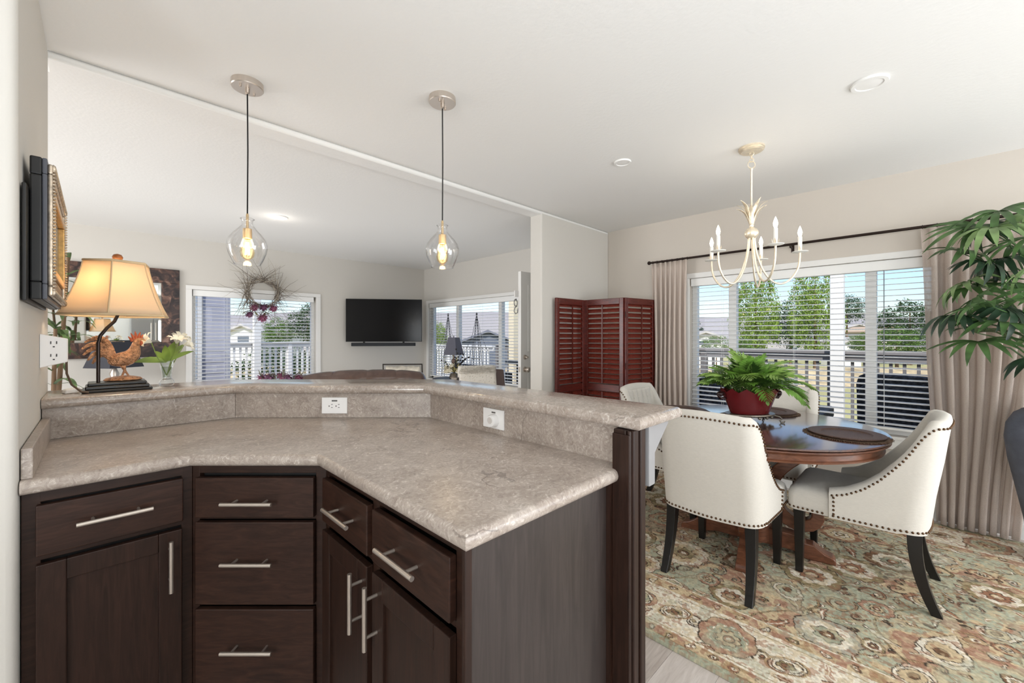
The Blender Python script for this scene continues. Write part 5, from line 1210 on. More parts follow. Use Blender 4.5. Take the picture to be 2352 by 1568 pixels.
ac = thing('accent_chair', 'cream armchair with dark metal frame behind the sofa', 'chair', (3.1, 5.3, 0))
Ma = Matrix.Translation((3.06, 5.22, 0)) @ Matrix.Rotation(math.radians(-40), 4, 'Z')
M_CRS = pmat('cream_pattern', (222, 214, 198), 0.85, noise=(16, 0.3)); M_IRON = pmat('iron_dark', (52, 46, 42), 0.35, 0.8)
q = MB(Ma); q.grid(lambda i, j: (-0.235+0.47*i/12, -0.02-0.06*j/8+0.03*math.cos(PI*(i/12-0.5)), 0.48+0.39*j/8+0.008*math.sin(i*1.6)), 13, 9); q.build('back_cushion', M_CRS, ac, smooth=2, solid=0.04)
q = MB(Ma); q.tube([(-0.265, 0.0, 0.01), (-0.265, -0.02, 0.45), (-0.265, -0.105, 0.90), (0.265, -0.105, 0.90), (0.265, -0.02, 0.45), (0.265, 0, 0.01)], 0.012, 8); q.tube([(-0.265, 0.5, 0.01), (-0.265, 0.48, 0.62), (-0.265, -0.03, 0.62)], 0.011, 8); q.tube([(0.265, 0.5, 0.01), (0.265, 0.48, 0.62), (0.265, -0.03, 0.62)], 0.011, 8); q.build('frame', M_IRON, ac, smooth=0.8)
MB(Ma).box(-0.25, -0.02, 0.38, 0.25, 0.49, 0.48).build('seat', M_CRS, ac, bevel=0.03)

# purple flowers on a low console behind the bar
cs = thing('sofa_table', 'narrow dark table behind the sofa holding purple flowers', 'table', (1.14, 4.06, 0))
Mc = Matrix.Translation((1.14, 4.06, 0.10)) @ Matrix.Rotation(math.radians(-35), 4, 'Z')
MB(Mc).box(-0.45, -0.15, 0.68, 0.45, 0.15, 0.715).build('top', M_CABH, cs, bevel=0.004)
for x in (-0.42, 0.42):
    for y in (-0.12, 0.12): MB(Mc).box(x-0.02, y-0.02, -0.10, x+0.02, y+0.02, 0.68).build('leg', M_CABV, cs)
fa = thing('flower_arrangement', 'low arrangement of purple flowers just above the bar edge', 'flowers', (1.14, 4.06, 0.815))
q = MB(Mc); q.lathe([(0.06, 0.716), (0.09, 0.74), (0.085, 0.77), (0.001, 0.772)], 20, sx=2.4); q.build('dish', M_PEW, fa, smooth=0.7)
for k, (x, y, z) in enumerate(((-0.14, 0, 0.83), (-0.07, -0.03, 0.84), (0.02, 0.0, 0.845), (0.08, -0.03, 0.835), (0.15, 0.02, 0.825))): bloom(Mc @ Vector((x, y, z)), 0.05, M_PUR[k % 2], fa, 18)
q = MB(Mc)
for k in range(26): blade(q, arc((rw.uniform(-.18, .18), 0, 0.765), (rw.uniform(-1, 1), rw.uniform(-.6, .6), rw.uniform(0.3, 1)), rw.uniform(0.10, 0.2), 0.7), 0.014)
q.build('leaves', leafmat('dusty_leaf', (132, 134, 120)), fa, smooth=2)

# lamp with grey shade, side table and white flowers under the right window
st_ = thing('side_table', 'small round side table before the living room side window', 'table', (3.72, 4.95, 0))
MB().lathe([(0.001, 0.64), (0.30, 0.64), (0.305, 0.655), (0.30, 0.67), (0.001, 0.67)], 36, (3.72, 4.95, 0)).build('top', M_CABH, st_, smooth=0.5)
MB().lathe([(0.19, 0.0), (0.18, 0.03), (0.04, 0.06), (0.03, 0.3), (0.045, 0.6), (0.05, 0.64)], 24, (3.72, 4.95, 0)).build('pedestal', M_CABV, st_, smooth=0.6)
lp = thing('table_lamp', 'table lamp with tapered grey square shade before the window', 'lamp', (3.80, 5.04, 0.67))
def sq_shade(cx, cy, za, zb_, ra, rb_, rot, mat, parent):
    R = [[(cx+r*S2*math.cos(rot+PI/4+k*PI/2), cy+r*S2*math.sin(rot+PI/4+k*PI/2), z) for k in range(4)] for r, z in ((ra, za), (rb_, zb_))]
    return MB().rings(R, cap=False).build('shade', mat, parent, solid=0.004)
M_GSH = clothmat('shade_grey', (126, 126, 138), 0.25)
sq_shade(3.80, 5.04, 1.012, 1.272, 0.108, 0.060, 0.35, M_GSH, lp)
MB().lathe([(0.07, 0.671), (0.068, 0.69), (0.02, 0.70), (0.012, 0.74), (0.018, 0.78), (0.010, 0.82), (0.010, 0.87), (0.03, 0.885), (0.037, 0.915), (0.028, 0.945), (0.010, 0.955), (0.012, 1.0), (0.006, 1.20)], 20, (3.80, 5.04, 0)).build('stand', pmat('lamp_wood_grey', (132, 108, 96), 0.4), lp, smooth=0.8)
q = MB(); q.tube([(3.80, 5.04, 1.272), (3.80, 5.04, 1.30)], 0.005, 6); q.build('finial', M_IRON, lp)
wf = thing('flower_arrangement', 'white flowers with dark twigs on the side table by the window', 'flowers', (3.60, 4.80, 0.67))
fc = Vector((3.57, 4.72, 0.67)); MB().lathe([(0.05, 0.671), (0.075, 0.71), (0.06, 0.76), (0.055, 0.77), (0.001, 0.765)], 20, tuple((fc.x, fc.y, 0))).build('pot', M_PEW, wf, smooth=0.7)
M_WFL = pmat('flower_cream', (226, 218, 196), 0.7); rq = random.Random(8)
for k in range(13):
    p = fc+Vector((rq.uniform(-.15, .15), rq.uniform(-.15, .12), rq.uniform(0.12, 0.22))); bloom(p, rq.uniform(0.035, 0.05), M_WFL, wf, 14)
q = MB()
for k in range(26): blade(q, arc(fc+Vector((0, 0, 0.1)), (rq.uniform(-1, 1), rq.uniform(-1, 1), rq.uniform(0.2, 1)), rq.uniform(0.14, 0.26), 0.5), 0.014)
q.build('leaves', leafmat('flower_leaf', (150, 140, 92)), wf, smooth=2)
q = MB()
for k in range(12):
    e = arc(fc+Vector((0, 0, 0.1)), (rq.uniform(-.6, 1), rq.uniform(-1, .4), rq.uniform(0.5, 1)), rq.uniform(0.22, 0.34), 0.5); q.tube(e, 0.002, 5)
    for p in e[3:]: q.sphere(tuple(p+Vector((rq.uniform(-.02, .02), rq.uniform(-.02, .02), 0))), 0.013, 6, 5)
q.build('dark_berries', pmat('berry_dark', (34, 32, 34), 0.5), wf, smooth=1)
# chair with fur throw
fc_ = thing('armchair', 'brown chair with pale fur throw beside the white flowers', 'chair', (2.9, 3.3, 0))
Mf = Matrix.Translation((2.98, 3.42, 0)) @ Matrix.Rotation(math.radians(150), 4, 'Z') @ Matrix.Diagonal((1, 1, 1.045, 1))
M_BRL = pmat('chair_brown', (92, 74, 70), 0.45); M_FUR = pmat('fur_white', (226, 220, 210), 0.95)
MB(Mf).rings([[(-0.27, -0.02, 0.40), (0.27, -0.02, 0.40), (0.27, 0.03, 0.40), (-0.27, 0.03, 0.40)], [(-0.25, -0.14, 0.875), (0.25, -0.14, 0.905), (0.25, -0.09, 0.905), (-0.25, -0.09, 0.875)]]).build('backrest', M_BRL, fc_, bevel=0.012)
MB(Mf).box(-0.27, -0.02, 0.34, 0.27, 0.50, 0.44).build('seat', M_BRL, fc_, bevel=0.02)
for x in (-0.24, 0.24):
    for y in (0.0, 0.46): MB(Mf).box(x-0.02, y-0.02, 0, x+0.02, y+0.02, 0.345).build('leg', M_CABV, fc_)
th = tag(MB(Mf).grid(lambda i, j: (-0.15+0.41*i/14, *( (0.055-0.13*min(1, j/10), 0.50+0.395*j/10) if j <= 10 else (-0.085-0.075*math.sin(min(1, (j-10)/3)*PI/2), 0.918-0.03*max(0, j-11)) )), 15, 16).build('fur_throw', M_FUR, smooth=2, solid=0.012), 'pale fur throw draped over the brown chair back', 'throw')
q = MB(Mf)
for k in range(1500):
    x = rq.uniform(-.15, .26); t = rq.random(); y, z = (0.058-0.13*t, 0.50+0.40*t); s = 1 if rq.random() < 0.75 else -1
    if rq.random() < 0.55: y, z, s = 0.058-0.13*(0.8+0.25*rq.random()), 0.84+0.075*rq.random(), 1
    d = Vector((rq.uniform(-.5, .5), s*0.8, rq.uniform(0.0, 0.9))).normalized(); p = Vector((x, y, z)); sd_ = Vector((0.003, 0, 0.001))
    e = p+d*rq.uniform(0.025, 0.05)+Vector((0, 0, -0.012)); q.add([tuple(p-sd_), tuple(p+sd_), tuple(e)], [(0, 1, 2)])
tag(q.build('fur', M_FUR, th, fix=False), kind='stuff')

# dark square lamp on a console below the mirror, and a leafy floor plant at the left
co = thing('console_table', 'dark console table under the wide wall mirror', 'table', (0.05, 6.05, 0))
MB().box(-0.55, 5.85, 0.70, 0.75, 6.25, 0.74).build('top', M_CABH, co, bevel=0.004)
for x in (-0.5, 0.7):
    for y in (5.89, 6.21): MB().box(x-0.025, y-0.025, 0, x+0.025, y+0.025, 0.70).build('leg', M_CABV, co)
l2 = thing('table_lamp', 'table lamp with dark square shade below the mirror', 'lamp', (0.13, 6.02, 0.74))
sq_shade(0.125, 6.02, 0.965, 1.235, 0.165, 0.095, 0.62, pmat('shade_black_blue', (42, 44, 54), 0.45), l2)
MB().lathe([(0.07, 0.741), (0.06, 0.76), (0.02, 0.78), (0.03, 0.84), (0.04, 0.9), (0.015, 0.96), (0.006, 1.1)], 20, (0.125, 6.02, 0)).build('stand', M_NICKEL, l2, smooth=0.8)
MB().box(0.05, 5.945, 1.233, 0.20, 6.095, 1.2345).build('glow_top', pmat('lamp_glow', (255, 220, 160), 0.5, emit=((255, 214, 150), 1.6)), l2)
fp = thing('potted_plant', 'tall leafy floor plant left of the mirror behind the lamp', 'plant', (-0.27, 5.0, 0))
MB().lathe([(0.13, 0.0), (0.16, 0.1), (0.18, 0.32), (0.19, 0.34), (0.17, 0.34), (0.16, 0.30), (0.001, 0.30)], 28, (-0.27, 5.0, 0)).build('pot', M_URN, fp, smooth=0.6)
M_DRA = leafmat('plant_leaf', (92, 112, 70), 0.35, 0.3); M_BARK = pmat('bark_brown', (112, 88, 66), 0.85)
rd2 = random.Random(21)
tops = []
for k, (dx, dy, h) in enumerate(((0.02, -0.05, 1.35), (-0.08, 0.04, 1.7), (0.06, 0.06, 1.95))):
    MB().tube([(-0.27+dx*0.3, 5.0+dy*0.3, 0.29), (-0.27+dx, 5.0+dy, h*0.6), (-0.27+dx*1.6, 5.0+dy*1.4, h)], [0.018, 0.015, 0.011], 8).build('stem', M_BARK, fp, smooth=1)
    for j in range(5): tops.append((-0.27+dx*(1+0.12*j), 5.0+dy*(1+0.08*j), h*(0.66+0.085*j)))
for k in range(60):
    t = tops[k % len(tops)]; a = rd2.uniform(0, 2*PI); q = MB(); blade(q, arc(t, (math.cos(a), math.sin(a), rd2.uniform(0.4, 1.2)), rd2.uniform(0.22, 0.34), rd2.uniform(1.6, 2.8), 7), 0.020); q.build('leaf', M_DRA, fp, smooth=2)

# curled iron hanger on the open door, small sensors
ih = thing('scroll_hanger', 'small curled silver iron ornament at the open door edge', 'ornament', (3.30, 3.20, 1.7))
q = MB(); ph = []
P0 = Vector((3.235, 3.175, 0))
for i in range(26): a = i/25*2.2*PI; ph.append(P0+Vector((0.030*math.cos(a+1.2)*(1-0.012*i), 0, 1.655+0.042*math.sin(a+1.2)*(1-0.012*i))))
q.tube(ph, 0.0055, 7); q.tube([P0+Vector((0.02, 0, 1.625)), P0+Vector((-0.015, 0, 1.60)), P0+Vector((-0.03, 0, 1.565)), P0+Vector((-0.005, 0, 1.535)), P0+Vector((0.025, 0, 1.55)), P0+Vector((0.035, 0.0, 1.60))], 0.005, 7)
q.build('scroll', pmat('iron_silver', (150, 148, 146), 0.4, 0.7), ih, smooth=1)
q = MB(); q.box(3.215, 3.169, 1.72, 3.275, 3.185, 1.79); q.build('clip', M_WHITE, ih, bevel=0.004)
# refrigerator and upper kitchen seen only in the mirror
fr = thing('refrigerator', 'stainless refrigerator seen only as reflection in the wall mirror', 'refrigerator', (1.07, -2.4, 0))
M_SST = pmat('stainless', (190, 192, 194), 0.28, 1.0)
MB().box(0.62, -2.75, 0.02, 1.52, -2.05, 1.78).build('body', M_SST, fr, bevel=0.01)
for x0, x1 in ((0.622, 1.065), (1.075, 1.518)):
    d = MB().box(x0, -2.048, 0.7, x1, -2.01, 1.775).build('door', M_SST, fr, bevel=0.01)
    xh = x1-0.04 if x0 < 1 else x0+0.04
    MB().tube([(xh, -1.97, 0.85), (xh, -1.97, 1.65)], 0.012, 8).build('handle', M_NICKEL, d, smooth=1)
MB().box(0.622, -2.048, 0.05, 1.518, -2.01, 0.69).build('drawer', M_SST, fr, bevel=0.01)
# ------------------------------------------------------------------ outside
GZ = -1.9
M_GRASS = pmat('dry_grass', (172, 164, 112), 0.95, noise=(0.25, 0.25)); M_WATER = pmat('pond_water', (150, 146, 100), 0.22, noise=(0.3, 0.12))
def flat(name, poly, z0, z1, mat): return struct(MB().prism(poly, z0, z1).build(name, mat))
flat('ground', [(4.5, -80), (150, -80), (150, 150), (-80, 150), (-80, 7), (4.5, 7)], GZ-0.5, GZ, M_GRASS)
tag(MB().prism([(12, -28), (17, -24), (19, -6), (19, 4), (17, 12), (13, 14), (11, 9), (10, 2)], GZ, GZ+0.05).build('pond', M_WATER), 'olive green pond between the deck and the far bank', 'pond')
M_DECK = pmat('deck_board', (150, 142, 134), 0.7, noise=(3, 0.15, (1, 12, 1))); M_RAIL = pmat('rail_grey', (128, 124, 122), 0.6); M_PICK = pmat('picket_grey', (112, 108, 106), 0.6)
flat('deck_floor', [(4.34, -3), (7.3, -3), (7.3, 11.9), (-3, 11.9), (-3, 6.58), (4.34, 6.58)], -0.12, -0.03, M_DECK)
def railing(label, p0, p1, ztop, mat_r, mat_p, pitch, posts, sq=0.034):
    r = thing('deck_railing', label, 'railing', (p0[0], p0[1], -0.03)); dx, dy = p1[0]-p0[0], p1[1]-p0[1]; l = math.hypot(dx, dy); M = Matrix.Translation((p0[0], p0[1], 0)) @ Matrix.Rotation(math.atan2(dy, dx), 4, 'Z')
    MB(M).box(0, -0.07, ztop-0.038, l, 0.07, ztop).build('top_rail', mat_r, r, bevel=0.004)
    MB(M).box(0, -0.019, ztop-0.135, l, 0.019, ztop-0.04).build('upper_rail', mat_r, r); MB(M).box(0, -0.019, 0.06, l, 0.019, 0.15).build('lower_rail', mat_r, r)
    b0 = None; n = int(l/pitch)
    for i in range(n):
        x = pitch*(i+0.5)
        if b0 is None: b0 = MB(M).box(x-sq/2, -0.019-sq, 0.02, x+sq/2, -0.0195, ztop-0.06).build('picket', mat_p, r); x0 = x
        else:
            s = b0.copy(); COL.objects.link(s); s.location = M.to_3x3() @ Vector((x-x0, 0, 0))
    for t in posts: MB(M).box(l*t-0.045, -0.045, -0.03, l*t+0.045, 0.045, ztop-0.038).build('post', mat_p, r)
    return r
railing('grey wooden deck railing beyond the wide dining window', (7.1, -2.4), (7.1, 7.6), 1.09, M_RAIL, M_PICK, 0.1265, (0.0, 0.5, 1.0))
M_RW = pmat('rail_white', (226, 224, 220), 0.5)
railing('white picket railing of the porch beyond the wreath window', (4.9, 11.6), (0.9, 11.6), 1.15, M_RW, M_RW, 0.127, (0.35, 1.0), 0.045)
railing('white picket railing beyond the living room side window', (7.1, 11.5), (7.1, 7.75), 1.05, M_RW, M_RW, 0.13, (0.5,), 0.04)
M_POST = pmat('post_white', (232, 229, 222), 0.55)
def post(label, x, y, w, z1, m=M_POST):
    p = thing('porch_post', label, 'post', (x, y, -0.03)); MB().box(x-w/2, y-w/2, -0.03, x+w/2, y+w/2, z1).build('shaft', m, p, bevel=0.006)
    MB().box(x-w/2-0.015, y-w/2-0.015, -0.03, x+w/2+0.015, y+w/2+0.015, 0.10).build('base', m, p, bevel=0.004); MB().box(x-w/2-0.015, y-w/2-0.015, z1-0.10, x+w/2+0.015, y+w/2+0.015, z1).build('cap', m, p, bevel=0.004)
post('white porch post outside the wide dining window', 6.945, 0.836, 0.143, 2.75)
post('cream porch post outside the wreath window', 2.725, 11.45, 0.15, 2.75)
post('cream porch post right in the living room side window', 6.93, 6.88, 0.165, 2.75, pmat('post_cream', (222, 208, 178), 0.6))
# neighbouring wing with lavender siding seen through the wreath window
wg = thing('house_wing', 'lavender grey sided house wing beyond the left of wreath window', 'building', (0.6, 10, -0.03))
M_SID = pmat('siding_lavender', (170, 171, 184), 0.7)
q = MB()
for k in range(15): z = -0.03+0.18*k; q.rings([[(x, 8.2, z), (x, 8.2-0.009, z), (x, 8.2-0.004, z+0.18), (x, 8.2, z+0.18)] for x in (-1.6, 1.49)])
q.box(-1.6, 8.2, -0.03, 1.49, 9.4, 2.7); q.build('wall', M_SID, wg)
MB().box(1.48, 8.17, -0.03, 1.56, 8.32, 2.7).build('corner_trim', pmat('corner_blue', (168, 170, 182), 0.6), wg)
f = MB().box(0.56, 8.165, 0.55, 1.18, 8.20, 2.05).build('window', M_RW, wg, bevel=0.005); MB().box(0.63, 8.160, 0.62, 0.86, 8.168, 1.98).build('pane', pmat('pane_dark', (96, 108, 122), 0.1), f); MB().box(0.88, 8.160, 0.62, 1.11, 8.168, 1.98).build('pane', pmat('pane_pale', (190, 200, 208), 0.1), f)
# wicker furniture on the deck
M_WK = wickermat('wicker_dark', (46, 50, 60)); M_WK2 = wickermat('wicker_black', (36, 36, 40)); M_CUSH = pmat('cushion_charcoal', (48, 50, 58), 0.9)
def wicker_seat(label, x, y, rz, w, hb, m, name='patio_chair'):
    c = thing(name, label, 'chair' if name == 'patio_chair' else 'sofa', (x, y, -0.03), rz)
    M = Matrix.Translation((x, y, -0.03)) @ Matrix.Rotation(rz, 4, 'Z')
    R = []
    for z, o in ((0.10, 0), (0.5, 0), (hb-0.12, 0.0), (hb-0.03, 0.03), (hb, 0.10)): R.append([(-w/2+o, -0.06-0.10*z, z), (w/2-o, -0.06-0.10*z, z), (w/2-o, 0.06-0.10*z, z), (-w/2+o, 0.06-0.10*z, z)])
    MB(M).rings(R).build('back', m, c, bevel=0.02)
    MB(M).box(-w/2, 0.0, 0.10, w/2, 0.62, 0.34).build('seat_base', m, c, bevel=0.02)
    MB(M).box(-w/2+0.1, 0.05, 0.345, w/2-0.1, 0.63, 0.45).build('cushion', M_CUSH, c, bevel=0.03)
    for s in (-1, 1): MB(M).box(s*(w/2), 0.0, 0.10, s*(w/2-0.10), 0.62, 0.62).build('arm', m, c, bevel=0.02)
    for xx in (-w/2+0.04, w/2-0.04):
        for yy in (0.0, 0.58): MB(M).box(xx-0.02, yy-0.02, 0, xx+0.02, yy+0.02, 0.11).build('leg', M_BLACK, c)
    return c
wicker_seat('dark wicker sofa with its back to left of wide window', 4.72, 2.35, -PI/2+0.06, 1.7, 0.92, M_WK, 'patio_sofa')
wicker_seat('black wicker chair at right of the wide window, nearer one', 4.75, 0.02, -PI/2-0.1, 0.80, 0.92, M_WK2)
wicker_seat('black wicker chair behind the nearer one at window right', 5.75, 0.10, -PI/2-0.35, 0.84, 0.93, M_WK2)
tb = thing('patio_table', 'low black wicker table outside below the porch post', 'table', (5.3, 1.0, -0.03))
MB().box(4.95, 0.72, 0.40, 5.75, 1.28, 0.52).build('top', M_WK2, tb, bevel=0.02)
for x in (5.0, 5.7):
    for y in (0.77, 1.23): MB().box(x-0.04, y-0.04, -0.03, x+0.04, y+0.04, 0.41).build('leg', M_WK2, tb)
wicker_seat('dark patio chair low at left in living room side window', 5.1, 6.1, -PI/2, 0.8, 0.78, M_WK2)
g_ = thing('grill', 'black covered grill on deck in the side window', 'grill', (5.55, 4.85, -0.03))
MB().box(5.3, 4.5, 0.05, 5.8, 5.2, 0.80).build('cart', M_BLACK, g_, bevel=0.02)
q = MB(); q.rings([[(5.3, y, 0.80), (5.3, y, 0.98), (5.38, y, 1.08), (5.55, y, 1.13), (5.72, y, 1.08), (5.8, y, 0.98), (5.8, y, 0.80)] for y in (4.55, 5.15)]); q.build('hood', M_BLACK, g_, bevel=0.015)
MB().box(5.35, 5.2, 0.78, 5.75, 5.75, 0.82).build('shelf', M_BLACK, g_)
q = MB()
for x in (5.36, 5.74):
    for y in (4.6, 5.1): q.lathe([(0.05, -0.03), (0.05, 0.05)], 12, (x, y, 0))
q.build('casters', M_BLACK, g_)
M_IRN = pmat('obelisk_iron', (40, 38, 38), 0.5)
def obelisk(label, x, y, zt):
    o = thing('garden_obelisk', label, 'trellis', (x, y, -0.03)); q = MB()
    for k in range(4):
        a = k*PI/2+0.4; q.tube([(x+0.22*math.cos(a), y+0.22*math.sin(a), -0.03), (x, y, zt)], 0.007, 6)
        q.tube([(x+0.30*math.cos(a), y+0.30*math.sin(a), 0.9), (x+0.10*math.cos(a), y+0.10*math.sin(a), zt*0.75), (x, y, zt)], 0.005, 6)
    q.build('rods', M_IRN, o)
    q = MB()
    for z in (0.4, 0.8, 1.2): r = 0.22*(1-(z+0.03)/(zt+0.03)); q.torus((x, y, z), r, 0.006, None, 20, 5)
    q.build('hoops', M_IRN, o); MB().sphere((x, y, zt), (0.02, 0.02, 0.04), 8, 6).build('finial', M_IRN, o)
obelisk('black iron obelisk trellis left in the side window', 5.9, 8.05, 1.80)
obelisk('black iron obelisk trellis at the middle of the side window', 5.9, 7.0, 1.78)
# trees: a lofted trunk and a crown of leaf cards grouped in clusters
LEAFM = [leafmat('tree_bright', (128, 150, 66), 0.35, 0.35), leafmat('tree_mid', (92, 118, 54), 0.35, 0.3), leafmat('tree_dark', (58, 80, 44), 0.35, 0.25), leafmat('tree_conifer', (48, 68, 52), 0.3, 0.2)]
def crown_mesh(name, mat, shape, nclus, per, seed, cr, leaf):
    r = np.random.RandomState(seed); V = []; F = []
    C = []
    while len(C) < nclus:
        p = r.uniform(-1, 1, 3)
        if shape(p[2]) > 0 and np.hypot(p[0], p[1]) < shape(p[2]) and np.hypot(p[0], p[1]) > shape(p[2])*0.25*r.rand(): C.append(p)
    C = np.array(C); P = np.repeat(C, per, 0)+r.normal(0, cr, (nclus*per, 3)); n = len(P); A = r.normal(0, 1, (n, 3)); A /= np.linalg.norm(A, axis=1)[:, None]; B = np.cross(A, r.normal(0, 1, (n, 3))); B /= np.linalg.norm(B, axis=1)[:, None]
    s = leaf*r.uniform(0.6, 1.3, (n, 1)); V = np.stack([P-A*s, P+B*s*0.5, P+A*s, P-B*s*0.5], 1).reshape(-1, 3); F = np.arange(n*4).reshape(n, 4)
    me = bpy.data.meshes.new(name); me.from_pydata(V.tolist(), [], F.tolist()); me.materials.append(mat); return me
round_ = lambda z: math.sqrt(max(0, 1-z*z)); cone_ = lambda z: max(0.04, (1-z)*0.55) if z > -0.85 else 0.3; tall_ = lambda z: math.sqrt(max(0, 1-z*z))*(0.75-0.22*z)
CM = {'tall': [crown_mesh('crown', LEAFM[0], tall_, 420, 26, 1, 0.055, 0.030), crown_mesh('crown', LEAFM[0], tall_, 420, 26, 2, 0.055, 0.030)], 'round': [crown_mesh('crown', LEAFM[1], round_, 240, 26, 3, 0.08, 0.042)], 'dark': [crown_mesh('crown', LEAFM[2], round_, 240, 26, 4, 0.08, 0.042)], 'cone': [crown_mesh('crown', LEAFM[3], cone_, 260, 22, 5, 0.06, 0.042)], 'shrub': [crown_mesh('crown', LEAFM[1], round_, 90, 22, 6, 0.12, 0.07)]}
def at(px, dist):
    t = (px-1176)/952; return ((dist+t*dist)/S2, (dist-t*dist)/S2)
def zat(py, dist): return 1.29-(py-772)*dist/952
def tree(kind, label, px, dist, py0, py1, wpx, var=0, name='tree', cat='tree'):
    x, y = at(px, dist); zb_, zt = zat(py1, dist), zat(py0, dist); rz_ = (zt-zb_)/2; rx = wpx/952*dist/2/1.15
    t = thing(name, label, cat, (x, y, GZ))
    c = bpy.data.objects.new('crown', CM[kind][var]); COL.objects.link(c); adopt(c, t); c.location = (x, y, (zt+zb_)/2); c.scale = (rx, rx, rz_); c.rotation_euler.z = px*0.7
    MB().tube([(x, y, GZ), (x+0.05*rx, y, (zb_+zt)/2*0.4+GZ*0.6), (x, y, (zb_+zt)/2+rz_*0.5)], [0.06*rx, 0.05*rx, 0.015*rx], 8).build('trunk', M_BARK, t, smooth=1)
    return t
tree('tall', 'tall bright green tree, left of two in the middle window pane', 1735, 34, 600, 812, 150)
tree('tall', 'tall bright green tree, right of two in the middle window pane', 1872, 36, 590, 815, 160, 1)
tree('cone', 'dark conifer at left edge of the wide window', 1594, 56, 705, 800, 70)
tree('dark', 'dark round tree behind the two tall bright trees', 1815, 46, 690, 800, 110)
tree('dark', 'dark tree low behind the white porch post', 1945, 60, 678, 742, 90)
tree('dark', 'large dark green tree behind the right window pane', 2090, 46, 692, 800, 170)
tree('round', 'bright rounded tree in front of the dark right tree', 2060, 34, 752, 818, 150)
tree('round', 'rounded green shrub beside the pale shed', 1984, 33, 765, 812, 70, name='shrub', cat='shrub')
tree('shrub', 'low yellow green shrub below the left bright tree', 1645, 30, 772, 815, 70, name='shrub', cat='shrub')
tree('shrub', 'low shrub between the white house and tall tree', 1700, 31, 776, 818, 60, name='shrub', cat='shrub')
tree('tall', 'yellow green tree left in the living room side window', 1003, 27, 735, 800, 75)
tree('dark', 'dark hedge tree low in the side window', 1000, 14.5, 790, 850, 70)
tree('dark', 'dark tree right in the wreath window', 705, 36, 700, 790, 90)
tree('round', 'grey green tree left of the porch post in wreath window', 640, 36, 730, 800, 80)
tree('dark', 'dark clipped hedge right behind the white railing in wreath window', 640, 12.5, 796, 905, 190, name='hedge', cat='hedge')
# houses on the far bank
def house(label, px, dist, wpx, py_eave, py_ridge, py_base, wall, roof, wins, yaw=0.0, depth=6):
    x, y = at(px, dist); w = wpx/952*dist; ze, zr_, zb_ = zat(py_eave, dist), zat(py_ridge, dist), max(zat(py_base, dist), GZ)
    h = thing('house', label, 'building', (x, y, zb_), 0)
    M = Matrix.Translation((x, y, 0)) @ Matrix.Rotation(-PI/4+yaw, 4, 'Z')
    MB(M).rings([[(-w/2, 0, GZ-0.3), (w/2, 0, GZ-0.3), (w/2, 0, ze), (0, 0, zr_-0.05), (-w/2, 0, ze)], [(-w/2, depth, GZ-0.3), (w/2, depth, GZ-0.3), (w/2, depth, ze), (0, depth, zr_-0.05), (-w/2, depth, ze)]]).build('wall', wall, h)
    o = w*0.06
    MB(M).rings([[(-w/2-o, yy, ze-0.1), (0, yy, zr_), (w/2+o, yy, ze-0.1), (w/2+o, yy, ze+0.08), (0, yy, zr_+0.2), (-w/2-o, yy, ze+0.08)] for yy in (-0.4, depth+0.4)]).build('roof', roof, h)
    for a, b_, c_, d_ in wins:
        f = MB(M).box(-w/2+w*a, -0.06, zb_+(ze-zb_)*c_, -w/2+w*b_, -0.01, zb_+(ze-zb_)*d_).build('window', M_RW, h); g = 0.12*(b_-a)*w
        MB(M).box(-w/2+w*a+g, -0.08, zb_+(ze-zb_)*c_+g, -w/2+w*b_-g, -0.061, zb_+(ze-zb_)*d_-g).build('pane', pmat('far_pane', (92, 100, 112), 0.2), f)
    return h
M_HW = pmat('house_white', (226, 222, 214), 0.7); M_HG = pmat('house_grey', (176, 170, 168), 0.7); M_HB = pmat('house_beige', (196, 186, 170), 0.7); M_RF = pmat('roof_grey', (136, 130, 132), 0.8); M_RF2 = pmat('roof_pale', (186, 180, 176), 0.8); M_HD = pmat('house_slate', (92, 98, 112), 0.8)
house('white house at left edge of the wide window', 1618, 42, 82, 776, 764, 800, M_HW, M_RF2, [(0.3, 0.62, 0.2, 0.85)])
house('grey house between the two tall bright trees', 1800, 62, 110, 786, 764, 815, M_HG, M_RF, [(0.6, 0.8, 0.2, 0.7)])
house('mauve grey gabled house right of the porch post', 1970, 74, 92, 758, 746, 776, M_HG, M_RF2, [(0.22, 0.46, 0.1, 0.8), (0.82, 0.96, 0.2, 0.8)], depth=5)
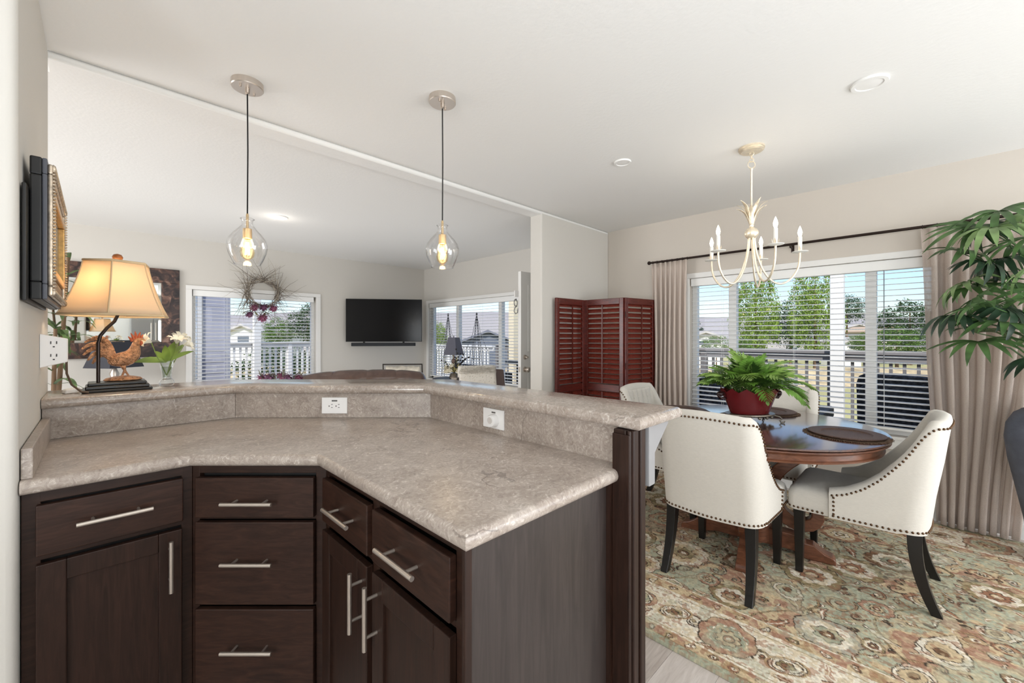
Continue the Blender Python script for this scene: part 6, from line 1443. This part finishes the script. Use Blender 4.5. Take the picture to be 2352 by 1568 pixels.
house('small pale shed right of the porch post', 1956, 44, 44, 786, 778, 806, M_HW, M_RF2, [(0.3, 0.7, 0.2, 0.8)], depth=3)
house('tan roofed house behind the right trees', 2040, 62, 60, 762, 752, 790, M_HB, pmat('roof_tan', (196, 170, 144), 0.8), [(0.2, 0.5, 0.2, 0.7)])
house('dark slate roofed house in the living room side window', 1120, 40, 150, 792, 762, 800, M_HD, pmat('roof_slate', (108, 110, 122), 0.8), [(0.42, 0.56, 0.1, 0.8)], yaw=0.1)
house('grey house behind the porch in the wreath window', 668, 52, 120, 768, 745, 800, M_HG, M_RF, [(0.5, 0.75, 0.15, 0.8)], yaw=-0.2)
house('pale house left behind the porch in wreath window', 560, 40, 80, 762, 748, 800, M_HW, M_RF2, [(0.25, 0.75, 0.1, 0.9)], yaw=-0.2)
# far bank of stones and the bare hill
bk = MB(); rb_ = random.Random(3)
def bank_pt(i, j):
    a = -0.35+1.35*i/60; d = 26+j*1.1; px = 1176+952*(-0.7+2.2*i/60); x, y = at(px, d/ (1+0.0*a)); return (x, y, GZ+0.02+[0, 0.35, 0.7, 0.9, 0.8][j]*(0.85+0.3*rb_.random()))
bk.grid(bank_pt, 61, 5)
tag(bk.build('stone_bank', pmat('bank_stone', (184, 164, 128), 0.9, noise=(1.3, 0.45), bump=(3, 1.0)), smooth=2), 'tan stony bank on the far side of the pond', 'bank')
M_HILL = pmat('hill_mauve', (160, 154, 152), 0.95, noise=(0.02, 0.08, (1, 1, 3)))
hl = MB()
def hill_pt(i, j):
    t = -1.7+3.6*i/90; d = 200; hz = zat(714-8*math.sin(i*0.23)-5*math.sin(i*0.61+1)-(14 if t < 0.2 else 0), d); x, y = (d+t*d)/S2, (d-t*d)/S2; k = j/8
    return (x*(1+0.35*k), y*(1+0.35*k), GZ-4+(hz-GZ+4)*math.sin(k*PI/2)*1.30**(k) * (1/1.30))
hl.grid(lambda i, j: hill_pt(i, j), 91, 9)
struct(hl.build('hill', M_HILL, smooth=2))
